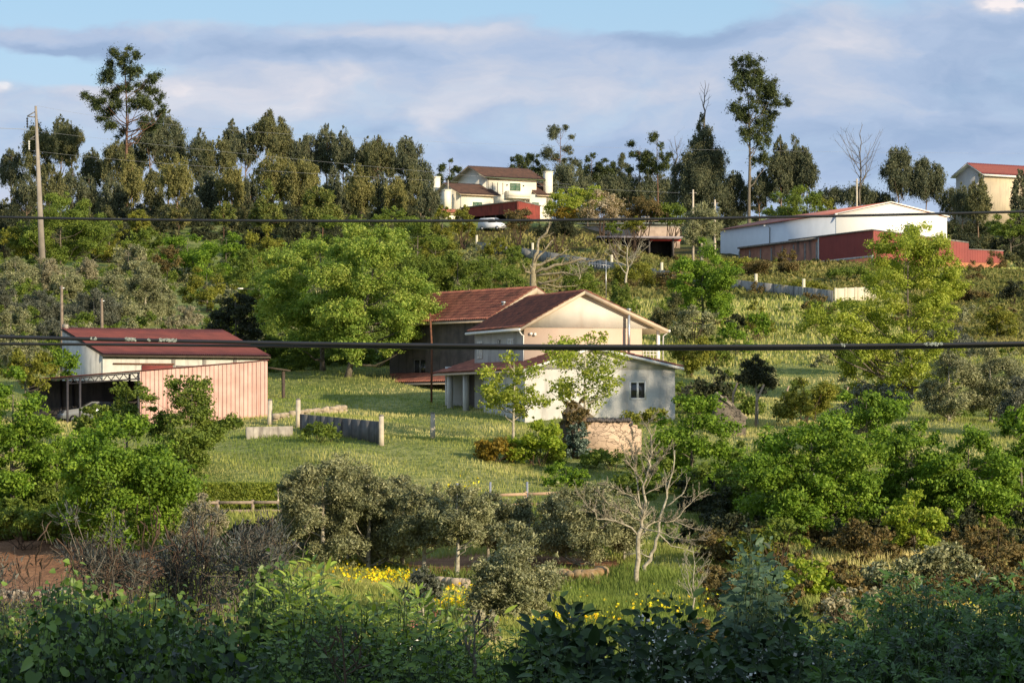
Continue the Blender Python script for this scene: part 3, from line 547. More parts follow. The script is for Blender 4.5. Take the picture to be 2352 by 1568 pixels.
# --- pink tin clad lean-to
S_=Fr(26.8,206,12,-.9); xr=S_.w(267.4); xl=S_.w(140); zt0=S_.z(379.7); zt1=S_.z(360.2,xr); zz=lambda x: zt0+(zt1-zt0)*x/xr; zb=S_.z(422.5,xr)
e=S_.e('tin_shed','open shed clad with pink ribbed metal sheets on its end','shed')
pk=mat('tin_pink',(.66,.44,.37),(.56,.34,.28),1.1,.6,c3=(.42,.21,.17),streak=(2.5,2.5,.12))
mb=MB(); ns=8; n=30; 
for i in range(n):
    a=xl+(xr-xl)*i/n; b=xl+(xr-xl)*(i+1)/n; pr=[(0,0),(.3,0),(.4,-.055),(.6,-.055),(.7,0),(1,0)]
    for (p,q),(r,s) in zip(pr[:-1],pr[1:]):
        xa=a+(b-a)*p; xb=a+(b-a)*r; mb.add([(xa,q-.05,zb-.1*0),(xb,s-.05,zb),(xb,s-.05,zz(xb)-.05),(xa,q-.05,zz(xa)-.05)],[(0,1,2,3)])
mb.build('cladding',pk,e)
m=MB(); m.box(xl,xr,-.02,.15,-1.2,zb+.05); m.build('base_wall',conc,e)
mb=MB(); mb.slab((-.3,-.15,zz(-.3)+.06),(xr+.1,-.15,zz(xr+.1)+.06),(xr+.1,6.5,zz(xr+.1)+.06),(-.3,6.5,zz(-.3)+.06),.05); mb.build('roof',mat('tin_roof_dark',(.17,.05,.045),(.12,.04,.04),2,.6),e)
mb=MB(); st=mat('steel_dark',(.05,.045,.05),(.03,.03,.035),3,.6)
mb.tube([(.2,0,zz(.2)-.1),(xl,0,zz(xl)-.1)],.05,4); mb.tube([(2.5,0,zz(2.5)-.45),(xl,0,zz(xl)-.5)],.05,4)
xs=np.linspace(2.5,xl,19)
for i in range(18): a,b=xs[i],xs[i+1]; lo=lambda x:zz(x)-.45; hi=lambda x:zz(x)-.1; mb.tube([(a,0,lo(a) if i%2 else hi(a)),(b,0,hi(b) if i%2 else lo(b))],.03,4,False)
mb.build('truss',st,e)
for q in(2.6,S_.w(80),xl-.1):
    for yy in(0,6.3):
        m=MB(); m.box(q-.07,q+.07,yy-.07,yy+.07,-1.2,zz(q)-.12); m.build('post',st,e)
m=MB(); m.box(.5,xr,6.3,6.4,-1.2,zz(3)-.2); m.build('back_wall',darkw,e)
# cars
def car(name,label,loc,rz,L,Wd,Hh,body,kind='van'):
    t=thing(name,label,'van' if kind=='van' else 'car',loc,rz)
    if kind=='van': prof=[(0,.35),(0,.85),(.04,1.72),(.12,1.82),(.60,1.84),(.66,1.78),(.80,1.12),(.97,.92),(1,.72),(1,.35)]
    else: prof=[(0,.35),(0,.85),(.03,1.0),(.14,1.32),(.3,1.42),(.52,1.42),(.72,1.0),(.96,.86),(1,.65),(1,.35)]
    k=Hh/(1.84 if kind=='van' else 1.42); pr=[((x-.5)*L,z*k) for x,z in prof]
    mb=MB(); n=len(pr); rings=[]
    for yf,ins in((-1,.0),(-.93,.03),(.93,.03),(1,0)):
        for x,z_ in pr:
            tum=max(0,(z_-.9*k))*.16; yy=yf*(Wd/2-tum); sc=1 if abs(yf)<1 else .985; rings.append((x*sc,yy,.35*k+(z_-.35*k)*(1 if abs(yf)<1 else .985)))
    v=np.array(rings); mb.add(v,[[i*n+j,i*n+(j+1)%n,(i+1)*n+(j+1)%n,(i+1)*n+j] for i in range(3) for j in range(n)]); mb.f.append(np.array([list(range(n))[::-1]])); mb.f.append(np.array([[3*n+j for j in range(n)]])); mb.build('body',body,t)
    if kind=='van': gl=[[(.45,1.15),(.60,1.15),(.775,1.13),(.655,1.66),(.45,1.66)]]; ws=[(.665,1.74),(.795,1.15)]
    else: gl=[[(.12,.95),(.44,.95),(.44,1.33),(.2,1.3)],[(.46,.95),(.68,.97),(.53,1.34),(.46,1.34)]]; ws=[(.535,1.4),(.71,1.03)]
    for sgn in(-1,1):
        for g in gl:
            m=MB(); pts=[((x-.5)*L,sgn*(Wd/2-max(0,(z_-.9)*k)*.16+.004),z_*k) for x,z_ in g]; m.add(pts,[list(range(len(pts)))[::sgn]]); m.prism([(a,b,c) for a,b,c in pts],(0,-sgn*.02,0)); m.build('side_window',glass,t)
    m=MB(); (xa,za_),(xb,zb_)=ws; o_=.02; m.slab(((xa-.5)*L+o_,-Wd/2+.22,za_*k+o_),((xa-.5)*L+o_,Wd/2-.22,za_*k+o_),((xb-.5)*L+o_,Wd/2-.14,zb_*k+o_),((xb-.5)*L+o_,-Wd/2+.14,zb_*k+o_),.02); m.build('windscreen',glass,t)
    for fx in(.17,.82):
        for sgn in(-1,1):
            m=MB(); th=np.linspace(0,2*math.pi,15)[:-1]; c=((fx-.5)*L,sgn*(Wd/2-.09),.31); m.prism([(c[0]+.31*math.cos(a),c[1]-.1,c[2]+.31*math.sin(a)) for a in th],(0,.2,0)); wh=m.build('wheel',black,t)
            m=MB(); m.prism([(c[0]+.19*math.cos(a),c[1]-.11,c[2]+.19*math.sin(a)) for a in th],(0,.22,0)); m.build('rim',steel,wh)
    for sgn in(-1,1):
        m=MB(); m.box(L*.485,L*.503,sgn*Wd*.36-.16,sgn*Wd*.36+.16,.68*k,.82*k); m.build('headlight',glass,t)
    m=MB(); m.box(L*.49,L*.515,-Wd*.46,Wd*.46,.36,.55); m.build('bumper',mat('bumper_grey',(.12,.12,.12),(.1,.1,.1),2,.6),t)
    return t
vp=hit(1131,529,430,560); vanD=vp[1]
car('white_van','small white van parked in front of the red shed','',0,0,0,0,white) if False else None
gz=float(gnd(vp[0],vanD)); RZ=vp[2]
car('parked_van','small white panel van parked in front of the dark red shed',(vp[0],vanD,RZ),math.radians(-32),4.1,1.7,1.85,mat('van_paint',(.80,.81,.82),(.76,.77,.78),1,.3),'van')
p=W3(205,915,210); car('parked_car','silvery car half hidden under the open shed',(p[0],211,float(gnd(p[0],211))+.0),math.radians(200),4.2,1.75,1.5,mat('car_silver',(.34,.36,.38),(.3,.32,.34),1,.3,metal=.3),'car')
# --- white factory
G=Fr(836.2,455,20,22.); zE=G.z(214); wG=G.w(947); gA=G.w(890.5); zA_=G.z(203,gA); dG=G.d(720.5)
e=G.e('factory','large white factory hall with shallow red roof','factory'); wh=mat('sheet_white',(.80,.78,.70),(.76,.74,.66),.5,.6)
m=MB(); m.prism([(0,0,-4),(wG,0,-4),(wG,0,zE),(gA,0,zA_),(0,0,zE)],(0,.3,0)); 
for q in(-1.,1.,3.,5.): pass
m.build('gable_wall',wh,e)
m=MB(); m.box(0,.3,.3,dG,-4,zE); m.box(wG-.3,wG,.3,dG,-4,zE); m.box(.3,wG-.3,dG-.3,dG,-4,zE); m.build('side_wall',mat('sheet_white_shaded',(.68,.72,.76),(.62,.66,.70),.5,.6),e)  # white sheeting again, with the side wall's blue shade put into its colour
rr_=mat('tin_roof_salmon',(.46,.17,.12),(.36,.13,.10),.4,.7)
sG=(zA_-zE)/gA
m=MB(); m.slab((-.3,-.2,zE+.1),(gA,-.2,zA_+.25),(gA,dG+.2,zA_+.25),(-.3,dG+.2,zE+.1),.12); m.slab((gA,-.2,zA_+.25),(wG+.3,-.2,zE+.1),(wG+.3,dG+.2,zE+.1),(gA,dG+.2,zA_+.25),.12); m.build('roof',rr_,e)
m=MB(); m.prism([(-.3,-.26,zE-.05),(gA,-.26,zA_+.1),(wG+.3,-.26,zE-.05),(wG+.3,-.26,zE+.12),(gA,-.26,zA_+.27),(-.3,-.26,zE+.12)],(0,.05,0)); m.build('verge_trim',wh,e)
m=MB(); q=dG*.55; m.tube([(-.1,q,zE-3.4),(-.1,q,zE-.6),(-.6,q,zE-.35)],.07,6); m.build('downpipe',steel,e)
m=MB(); m.box(-1.1,-.5,q-.15,q+.15,zE-.45,zE-.3); m.box(-.3,.05,-.3,.1,zE-.2,zE+.1); m.build('wall_fitting',white,e)
# --- red clad factory in front
R_=Fr(873.4,424,20,20.); zt_=R_.z(230.3); xs_=R_.w(968.5); xe=R_.w(1003); db=R_.d(739.5); dm=R_.d(818.3); zp=R_.z(254.75); 
e=R_.e('red_workshop','dark red clad workshop over bare brick walls','workshop')
br=mat('brick_bare',(.40,.19,.12),(.29,.13,.085),1.,.95,.3,6,c3=(.10,.07,.06),streak=(.5,.5,.1)); rc=mat('cladding_red',(.28,.055,.045),(.235,.046,.04),.6,.6); cb_=mat('brick_orange',(.55,.23,.12),(.44,.18,.10),1.,.95,.3,6)
zs_=R_.z(243,xs_); z2=R_.z(249,xs_); z3=R_.z(250.8,xe); zb1=R_.z(262,xs_)
m=MB()
nb=36
def ribs(m,p0,p1,zlo,zhi,n,out):
    p0=np.array(p0,float);p1=np.array(p1,float);o=np.array(out,float)
    for i in range(n):
        a=p0+(p1-p0)*i/n;b=p0+(p1-p0)*(i+1)/n; fa=i/n;fb=(i+1)/n; q=[(a,0),(a+(b-a)*.5,0),(a+(b-a)*.6,1),(a+(b-a)*.9,1),(b,0)]
        for (s,o1),(t_,o2) in zip(q[:-1],q[1:]):
            s_=s+o*o1;t2=t_+o*o2; f1=np.linalg.norm(s-p0)/np.linalg.norm(p1-p0); f2=np.linalg.norm(t_-p0)/np.linalg.norm(p1-p0)
            zl=lambda f:zlo[0]+(zlo[1]-zlo[0])*f; zh=lambda f:zhi[0]+(zhi[1]-zhi[0])*f
            m.add([(*s_,zl(f1)),(*t2,zl(f2)),(*t2,zh(f2)),(*s_,zh(f1))],[(0,1,2,3)])
ribs(m,(-.06,dm),(-.06,0),(zp,zp),(zt_,zt_),40,(-.018,0)); 
m.build('side_cladding',rc,e)
m=MB(); ribs(m,(0,-.06),(xs_,-.06),(zb1,zb1),(zt_,zs_),34,(0,-.018)); ribs(m,(xs_,-.06),(xe,-.06),(zb1,zb1),(z2,z3),14,(0,-.018)); m.build('front_cladding',rc,e)
m=MB(); m.prism([(0,0,-3),(xs_,0,-3),(xs_,0,zs_),(0,0,zt_)],(0,.3,0)); m.prism([(xs_,0,-3),(xe,0,-3),(xe,0,z3),(xs_,0,z2)],(0,.3,0)); m.build('front_wall',cb_,e)
m=MB(); m.box(0,.3,.3,db,-3,zt_-.05); m.box(.3,xe-.3,14,14.3,-3,z3); m.box(xe-.3,xe,.3,14,-3,z3-.05); m.build('side_wall',br,e)
for q in np.linspace(dm+.3,db-.2,8):
    m=MB(); m.box(-.08,0,q,q+.35,-3,zt_-.6); m.build('column',concd,e)
m=MB(); m.box(-.12,0,-.0,.35,-3,zp); m.box(-.13,-.0,.35,dm-.4,zp-.28,zp-.02); m.box(-.12,0,dm-.4,dm,-3,zt_); m.build('white_frame',bluew,e)
m=MB(); m.box(-.35,.2,dm,db,zt_-.25,zt_+.02); m.build('eave_beam',concd,e)
m=MB(); m.slab((-.3,-.15,zt_+.2),(xs_,-.15,zs_+.2),(xs_,db*.6,zs_+.2),(-.3,db*.6,zt_+.2),.15); m.slab((xs_+.01,-.1,z2+.1),(xe+.1,-.1,z3+.1),(xe+.1,14.2,z3+.1),(xs_+.01,14.2,z2+.1),.12); m.build('roof',concd,e)
# --- white two storey house
zc=lambda zx:325+zx*.1488; rw=lambda zy:25+zy*.1488
Wt=Fr(zc(1090),585,33,35.5); xr=Wt.w(zc(1421)); dW=Wt.d(zc(893)); zE=Wt.z(rw(1012)); 
e=Wt.e('white_house','white two storey house with brown roofs and green shutters','house'); wl=mat('wall_white',(.80,.75,.62),(.74,.69,.57),.6,.85); grn=mat('shutter_green',(.05,.16,.09),(.045,.13,.08),2,.6)
ry=dW/2; zR=Wt.z(rw(940),-1,ry)-.2; 
m=MB(); m.box(0,xr,0,.3,-1,zE); m.box(xr-.3,xr,.3,dW,-1,zE); m.box(.3,xr-.3,dW-.3,dW,-1,zE); m.build('wall',wl,e)
m=MB(); m.prism([(0,.3,-1),(0,dW,-1),(0,dW,zE),(0,ry,zR-.1),(0,.3,zE+.1)],(.3,0,0)); m.build('gable_wall',wl,e)
def rfW(x0,x1,y0,y1,z0,z1,n=40): return sheet((x0,y0,z0),(x1,y0,z0),(x1,y1,z1),(x0,y1,z1),'roof',tiled,e,n,.06,5,'tile',.04,grn if False else cream)
sW=(zR-zE)/ry
rfW(-1.,xr+1.5,-.9,ry,zE-.9*sW+.15,zR+.1); sheet((xr+1.5,dW+.9,zE-.9*sW+.15),(-1.,dW+.9,zE-.9*sW+.15),(-1.,ry,zR+.1),(xr+1.5,ry,zR+.1),'roof',tiled,e,40,.06,5,'tile',.04,cream)
m=MB(); m.tube([(-1.,-1.,zE-.9*sW),(xr+1.5,-1.,zE-.9*sW)],.1,6); m.build('gutter',mat('gutter_green',(.10,.13,.06),(.08,.11,.05),3,.5),e)
wx=(Wt.w(zc(1243)),Wt.w(zc(1313))); wz=(Wt.z(rw(1103)),Wt.z(rw(1053)))
shutter(e,wx[0],wx[1],wz[0],wz[1],-.0,grn,n=18)
for q in(1125,1160,1195):
    a=Wt.w(zc(q)); m=MB(); m.box(a-.06,a+.06,-.04,-.0,wz[0]-.8,wz[1]); m.build('slit_window',glass,e)
for q in(1222,1333):
    a=Wt.w(zc(q)); m=MB(); m.box(a-.1,a+.1,-.18,0,wz[1]-.5,wz[1]-.25); m.build('wall_fitting',darkw,e)
bx=(Wt.w(zc(1210)),Wt.w(zc(1350))); bz=(Wt.z(rw(1157)),Wt.z(rw(1108))); m=MB(); m.box(bx[0],bx[1],-1.3,-.01,bz[0],bz[0]+.2); m.box(bx[0],bx[1],-1.3,-1.15,bz[0]+.2,bz[1]); m.box(bx[0],bx[0]+.15,-1.15,-.01,bz[0]+.2,bz[1]); m.box(bx[1]-.15,bx[1],-1.15,-.01,bz[0]+.2,bz[1]); m.build('balcony',wl,e)
m=MB(); m.tube([(.15,-.1,-1),(.15,-.1,zE-.3)],.06,5); m.build('downpipe',darkw,e)
# lower left wing
lx0=Wt.w(zc(915),-2.6); lx1=Wt.w(zc(1132),-2.6); zl=Wt.z(rw(1124),lx0,-2.6)
m=MB(); m.box(lx0,lx1,-2.6,-2.3,-1,zl); m.prism([(lx0,-2.3,-1),(lx0,6,-1),(lx0,6,zl),(lx0,2.5,zl+1.9),(lx0,-2.3,zl+.1)],(.3,0,0)); m.box(lx1-.3,lx1,-2.3,-.05,-1,zl); m.build('wing_wall',wl,e)
rfW(lx0-.6,lx1+1.2,-3.4,2.5,zl-.25,zl+2.1,30); sheet((-.05,6.5,zl-.1),(lx0-.6,6.5,zl-.1),(lx0-.6,2.5,zl+2.1),(-.05,2.5,zl+2.1),'roof',tiled,e,20,.06,5,'tile',.04,cream)
sx=(Wt.w(zc(993),-2.6),Wt.w(zc(1055),-2.6)); shutter(e,sx[0],sx[1],Wt.z(rw(1215),sx[0],-2.6),Wt.z(rw(1187),sx[0],-2.6),-2.6,grn,n=10)
def stack(px0,px1,rtop,rbot,y):
    a,b=Wt.w(px0,y),Wt.w(px1,y); m=MB(); zt=Wt.z(rtop,a,y); m.box(a,b,y,y+1.,Wt.z(rbot,a,y),zt-.15); m.box(a-.1,b+.1,y-.1,y+1.1,zt-.15,zt); m.build('chimney',wl,e)
stack(zc(737),zc(775),rw(1015),rw(1230),5); stack(zc(808),zc(850),rw(1102),rw(1240),-1.); stack(zc(1487),zc(1530),rw(980),rw(1200),-1.2)
m=MB(); q=Wt.w(zc(829),-.6); m.tube([(q,-.5,Wt.z(rw(1102),q,-.5)),(q,-.5,Wt.z(rw(1040),q,-.5))],.12,6); m.build('flue',conc,e)
# left back part and right wing
a,b=Wt.w(zc(776),5.5),Wt.w(zc(850),5.5); m=MB(); m.box(a,b+2,5.5,5.8,-1,Wt.z(rw(1100),a,5)); m.build('rear_wall',wl,e)
a,b=Wt.w(zc(1392),-1.2),Wt.w(zc(1520),-1.2); zq=Wt.z(rw(1135),a,-1.2); m=MB(); m.box(xr+.0-2.2,b,-1.2,-.9,-1,zq); m.box(b-.3,b,-.9,6,-1,zq); m.build('wing_wall',wl,e)
rfW(xr-1.,b+.9,-1.9,3.2,zq-.1,zq+2.5,26)
sx=(Wt.w(zc(1392),-1.2),Wt.w(zc(1437),-1.2)); shutter(e,sx[0],sx[1],Wt.z(rw(1215),sx[0],-1.2),Wt.z(rw(1190),sx[0],-1.2),-1.2,grn,n=10)
# little red roofed outbuilding left of it
p=W3(1012,486,560); t=thing('garden_annexe','small annexe with red tiled roof left of the red shed','outbuilding',(p[0],560,float(gnd(p[0],560))),math.radians(20))
hh=(HY-481*K)*560/F-t.location.z; m=MB(); m.box(-5,3.6,0,4,-1,hh-.6); m.build('wall',wl,t); sheet((-5.4,-.5,hh-.6),(4.,-.5,hh-.6),(4.,2,hh+.3),(-5.4,2,hh+.3),'roof',tile2,t,24,.06,3,'tile',.04,cream)
# --- red shed in front of the white house
Q=Fr(zc(1300),499,38,float(gnd(-3,499))); zq=Q.z(rw(1180)); wq=Q.w(zc(1443)); dq=Q.d(zc(915)); zw2=Q.z(rw(1216),wq); zd=Q.z(rw(1232),0,dq); zbq=Q.z(rw(1290),0,0)
e=Q.e('red_shed','dark red corrugated shed with open dark front, below the white house','shed')
rs=mat('tin_red_shed',(.34,.075,.055),(.25,.055,.045),.8,.7,c3=(.15,.05,.04))
m=MB(); ribs(m,(-.05,dq),(-.05,0),(Q.z(rw(1262)),)*2,(zd,zq),44,(-.08,0)); m.build('side_cladding',rs,e)
m=MB(); ribs(m,(0,-.05),(wq,-.05),(-1,-1),(zq,zw2),18,(0,-.08)); m.build('front_cladding',rs,e)
m=MB(); m.slab((-.3,-.2,zq+.15),(wq+.2,-.2,zw2+.15),(wq+.2,dq,zw2-.4),(-.3,dq,zd+.15),.15); m.build('roof',concd,e)
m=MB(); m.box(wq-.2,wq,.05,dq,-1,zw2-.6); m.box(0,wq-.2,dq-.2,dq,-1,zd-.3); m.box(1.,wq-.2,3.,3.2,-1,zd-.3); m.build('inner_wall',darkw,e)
for q in np.linspace(.1,dq-.4,6):
    m=MB(); m.box(0,.2,q,q+.2,-1,Q.z(rw(1262))+.1); m.build('post',darkw,e)
# --- pergola terrace
pD=float(hit(1400,540,430,560)[1]); p=W3(1332,535,pD); gz=(HY-538*K)*pD/F; wd=(1562-1332)*K*pD/F
t=thing('retaining_wall','pinkish stone retaining wall of the terrace under the pergola','wall',(p[0],pD,gz)); m=MB(); m.box(0,wd,0,.5,-2.,(538-521)*K*pD/F); m.build('stonework',mat('stone_pink',(.42,.33,.26),(.30,.23,.18),1.2,.95,.5,5),t); m=MB(); m.box(-.05,wd+.05,-.05,.55,(538-521)*K*pD/F,(538-519)*K*pD/F); m.build('coping',conc,t)
t=thing('pergola','pergola of thin grey poles on the terrace wall','pergola',(p[0],pD+1,gz+2.3))
xq=lambda d:(d-1332)*K*pD/F; zq_=lambda y:(538-y)*K*pD/F-2.3
for d in(1420,1424,1440,1484,1490,1525,1529,1533,1552):
    for yy in((0,) if d%3 else (0,3)):
        m=MB(); m.tube([(xq(d),yy,-.4),(xq(d)+U(-.05,.05),yy,zq_(492+U(-2,3)))],.09,5); m.build('pole',conc,t)
for yy,za_ in((0,498),(0,505),(3,497)):
    m=MB(); m.tube([(xq(1340),yy,zq_(za_+1)),(xq(1450),yy,zq_(za_)),(xq(1556),yy,zq_(za_))],.05,4); m.build('rail',wood,t)
t=thing('low_shed','low white walled shed with flat grey green roof beside the pergola','shed',(p[0]-2.4,pD+4,gz+1)); m=MB(); 
zz_=lambda y:(538-y)*K*(pD+4)/F-1
wall(m,2,17,0,zz_(512),0,.25,[(7,9.2,.6,zz_(514.5)),(3.6,5.2,.6,zz_(514))]); m.build('wall',wl,t); m=MB(); m.slab((0,-1,zz_(509)),(18,-1,zz_(508)),(18,3,zz_(507)),(0,3,zz_(508)),.15); m.build('roof',mat('roof_greygreen',(.25,.28,.25),(.2,.22,.2),1,.8),t); m=MB(); m.box(7.1,9.1,.12,.16,.6,zz_(514.6)); m.box(3.7,5.1,.12,.16,.6,zz_(514.2)); m.build('doorway',darkw,t)
gD=float(hit(1450,574,400,520)[1]); p=W3(1372,548,gD); gz=(HY-572*K)*gD/F; t=thing('sunken_garage','low flat slab roof with dark space and red beam beneath','garage',(p[0],gD,gz)); wd=(1568-1372)*K*gD/F; zz_=lambda y:(572-y)*K*gD/F
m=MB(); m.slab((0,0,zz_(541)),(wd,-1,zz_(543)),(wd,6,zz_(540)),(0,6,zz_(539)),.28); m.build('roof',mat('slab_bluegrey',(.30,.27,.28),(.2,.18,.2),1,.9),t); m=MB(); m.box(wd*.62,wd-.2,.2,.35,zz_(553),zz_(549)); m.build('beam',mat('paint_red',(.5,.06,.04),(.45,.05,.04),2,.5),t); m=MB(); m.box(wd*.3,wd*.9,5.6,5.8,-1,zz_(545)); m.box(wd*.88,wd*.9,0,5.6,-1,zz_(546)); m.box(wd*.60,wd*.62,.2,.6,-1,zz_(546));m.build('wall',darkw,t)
# --- beige house at the right edge
H_=Fr(674+2085*.1488,520,33,36.); zE=H_.z(rw(1000)); dH=H_.d(674+1895*.1488); ry=dH/2; zR=H_.z(rw(932),-.5,ry)-.1; xr=14.
e=H_.e('beige_house','tall beige house with dark red roof at the right edge','house'); bg=mat('wall_beige',(.60,.50,.34),(.52,.43,.30),.5,.9,c3=(.42,.35,.25))
m=MB(); m.box(0,xr,0,.3,-4,zE); m.box(xr-.3,xr,.3,dH,-4,zE); m.build('wall',bg,e); m=MB(); m.prism([(0,.3,-4),(0,dH,-4),(0,dH,zE),(0,ry,zR-.1),(0,.3,zE)],(.3,0,0)); m.build('gable_wall',mat('wall_beige_shaded',(.50,.48,.44),(.44,.42,.4),.8,.9),e)  # gable is the beige wall with its shade painted in as grey
sW=(zR-zE)/ry
sheet((-.7,-.6,zE-.6*sW+.3),(xr+.5,-.6,zE-.6*sW+.3),(xr+.5,ry,zR+.3),(-.7,ry,zR+.3),'roof',redp,e,40,.06,5,'tile',.04,white); sheet((xr+.5,dH+.6,zE-.6*sW+.3),(-.7,dH+.6,zE-.6*sW+.3),(-.7,ry,zR+.3),(xr+.5,ry,zR+.3),'roof',redp,e,40,.06,5,'tile',.04,white)
m=MB(); m.box(-.6,xr+.4,-.7,-.58,zE-.6*sW-.05,zE-.6*sW+.25); m.build('gutter',white,e)
for a,b in((-.3,2.2),(-4,-1.5)):
    pass
m=MB(); m.box(-.04,0,dH*.3,dH*.45,-1.,2.2); m.build('window',glass,e)
# --- pale buildings glimpsed through the wood
for px0,px1,rt,rb,D,lb,rfm in((650,702,480,503,600,'whitish building glimpsed through the wood under the candled pine',tile2),(795,885,492,530,590,'pinkish house glimpsed between the eucalyptus trunks',tile2)):
    p=W3(px0,rb,D); wd=(px1-px0)*K*D/F; zg=(HY-(rb+10)*K)*D/F; t=thing('distant_house',lb,'house',(p[0],D,zg)); hh=(rb+10-rt)*K*D/F
    m=MB(); m.box(0,wd,0,6,-2,hh*.8); m.build('wall',wl,t); sheet((-.5,-.5,hh*.78),(wd+.5,-.5,hh*.78),(wd+.5,3,hh),(-.5,3,hh),'roof',rfm,t,20,.06,3,'tile',.04,cream)
    for q in np.linspace(.15,.8,4):
        m=MB(); m.box(wd*q,wd*q+.9,-.04,0,hh*.3,hh*.6); m.build('window',glass,t)
PMX=mat('coping_stone',(.34,.29,.22),(.18,.15,.11),2.5,.95,.5,6)
# --- ruined stone walls
def ruin(name,label,pts,D,thick,m_,phi=0.):
    P=[W3(a,b,D) for a,b in pts]; loc=P[0]; t=thing(name,label,'ruin',loc,0); dirn=np.array([math.sin(math.radians(phi)),math.cos(math.radians(phi))])
    front=[p-loc for p in P]; mb=MB(); 
    mb.prism([(p[0],p[0]*math.tan(math.radians(phi)),p[2]) for p in front],(0,thick,0)); mb.build('masonry',m_,t); return t,front
def stonemat(name,c1,c2,mort,scale):
    m,nt,out=newmat(name); p=nt.nodes.new('ShaderNodeBsdfPrincipled'); p.inputs['Roughness'].default_value=.95; v=nt.nodes.new('ShaderNodeTexVoronoi'); v.feature='DISTANCE_TO_EDGE'; v.inputs['Scale'].default_value=scale
    c=ocoord(nt,(1,1,1.5)); wv=nt.nodes.new('ShaderNodeVectorMath'); wv.operation='ADD'; nt.links.new(c,wv.inputs[0]); nz=nt.nodes.new('ShaderNodeTexNoise'); nz.inputs['Scale'].default_value=2; nt.links.new(c,nz.inputs['Vector']); nt.links.new(nz.outputs['Color'],wv.inputs[1]); nt.links.new(wv.outputs[0],v.inputs['Vector'])
    v2=nt.nodes.new('ShaderNodeTexVoronoi'); v2.inputs['Scale'].default_value=scale; nt.links.new(wv.outputs[0],v2.inputs['Vector']); s=nt.nodes.new('ShaderNodeSeparateColor'); nt.links.new(v2.outputs['Color'],s.inputs[0])
    col=mixc(nt,s.outputs[0],c1,c2); col=mixc(nt,mrange(nt,noise(nt,5,5,c),.4,.7,0,.5),col,grey(c2,.6)); k=mrange(nt,v.outputs['Distance'],.0,.035)
    col=mixc(nt,k,mort,col); nt.links.new(col,p.inputs['Base Color']); b=nt.nodes.new('ShaderNodeBump'); b.inputs['Distance'].default_value=.06; nt.links.new(k,b.inputs['Height']); nt.links.new(b.outputs[0],p.inputs['Normal']); nt.links.new(p.outputs[0],out.inputs[0]); return m
stn=stonemat('stone_ruin',(.58,.43,.30),(.46,.335,.235),(.35,.25,.17),1.7)
t,_=ruin('ruined_wall','sunlit ruined stone wall with dark tiled top edge',[(1315,1062),(1475,1062),(1475,984),(1466,983),(1465,975),(1452,974),(1451,966),(1400,966),(1350,965.5),(1315,966)],188,.6,stn,14)
m=MB()
for q in np.linspace(0,1,24): a=_[8]+(_[5]-_[8])*q; y0=a[0]*math.tan(math.radians(14)); zt=float(np.interp(a[0],[_[8][0],_[7][0],_[6][0],_[5][0]],[_[8][2],_[7][2],_[6][2],_[5][2]])); m.tube([(a[0],y0-.15,zt+.02+U(-.03,.05)),(a[0]+.03,y0+.75,zt+.1+U(0,.06))],.09,6)
m.build('ridge_tiles',darkw,t)
mossy=mat('stone_mossy',(.16,.12,.09),(.10,.10,.05),2.2,.95,.8,5,c3=(.22,.10,.03),streak=(1.5,1.5,1.))
t,_=ruin('ruined_corner','jagged dark mossy corner of the ruined stone wall',[(1285,1062),(1330,1062),(1338,966),(1372,962),(1352,945),(1338,932),(1330,924),(1318,920),(1306,926),(1300,938),(1290,948),(1294,962),(1284,975),(1290,1000)],189.5,1.,mossy,14)
t,_=ruin('ruined_gable','broken stone gable with pale slanting edge behind the oaks',[(1628,1020),(1712,1020),(1712,956),(1704,952),(1700,941),(1690,936),(1684,925),(1674,918),(1668,908),(1657,909),(1650,903),(1642,910),(1644,920),(1634,926),(1636,950),(1628,960)],196,.7,stonemat('stone_dark',(.20,.165,.12),(.10,.085,.065),(.05,.045,.035),2.2),-10)
q0=W3(1646,903,196)-W3(1628,1020,196); q1=W3(1714,958,196)-W3(1628,1020,196); mb=MB(); mb.prism([(q0[0]-.1,-.25,q0[2]),(q1[0],-.25,q1[2]-.12),(q1[0]+.1,-.25,q1[2]),(q0[0],-.25,q0[2]+.12)],(0,.9,0)); mb.build('coping',PMX,t)
# --- low rubble rows
def rubble(name,label,pts,D0,n,size,m_,cat='stone wall'):
    t=None; mb=MB(); P=[hit(a,b) if D0 is None else np.array([*W3(a,b,D0)]) for a,b in pts]; P=np.array(P); loc=P[0]; q=np.linspace(0,len(P)-1,n)
    for i,f in enumerate(q):
        c=np.array([np.interp(f,range(len(P)),P[:,j]) for j in range(3)]); 
        for lay in range(2):
            s=size*U(.6,1.3,3); s[2]*=.7; d=rdir(14); d=d/np.abs(d).max(1,keepdims=True)**.6
            cc=c+np.array([U(-.1,.1),U(-.15,.15),lay*size*.55+size*.15])
            th=np.linspace(0,2*math.pi,8)[:-1]; r1=U(.75,1.1,7)
            rings=[]
            for zz,k in((-.5,.75),(-.1,1.),(.3,.9),(.5,.55)): rings.append(np.stack([cc[0]+s[0]*.6*k*r1*np.cos(th),cc[1]+s[1]*.6*k*r1*np.sin(th),np.full(7,cc[2]+s[2]*zz)],1))
            v=np.vstack(rings); mb.add(v,[[a*7+b,a*7+(b+1)%7,(a+1)*7+(b+1)%7,(a+1)*7+b] for a in range(3) for b in range(7)],U(0,1)); mb.f.append(np.array([[mb.n-7+b for b in range(7)]]))
    o=mb.build(name,m_,loc=loc); tag(o,label,cat); return o
gr=mat('stone_grey',(.38,.32,.24),(.24,.2,.15),3,.95,.6,7); warm=mat('stone_warm',(.44,.36,.26),(.30,.24,.17),3,.95,.5,7)
rubble('rubble_wall','low row of rough stones right of the pink tin shed',[(632,965),(690,955),(740,950),(788,944)],None,26,.42,warm)
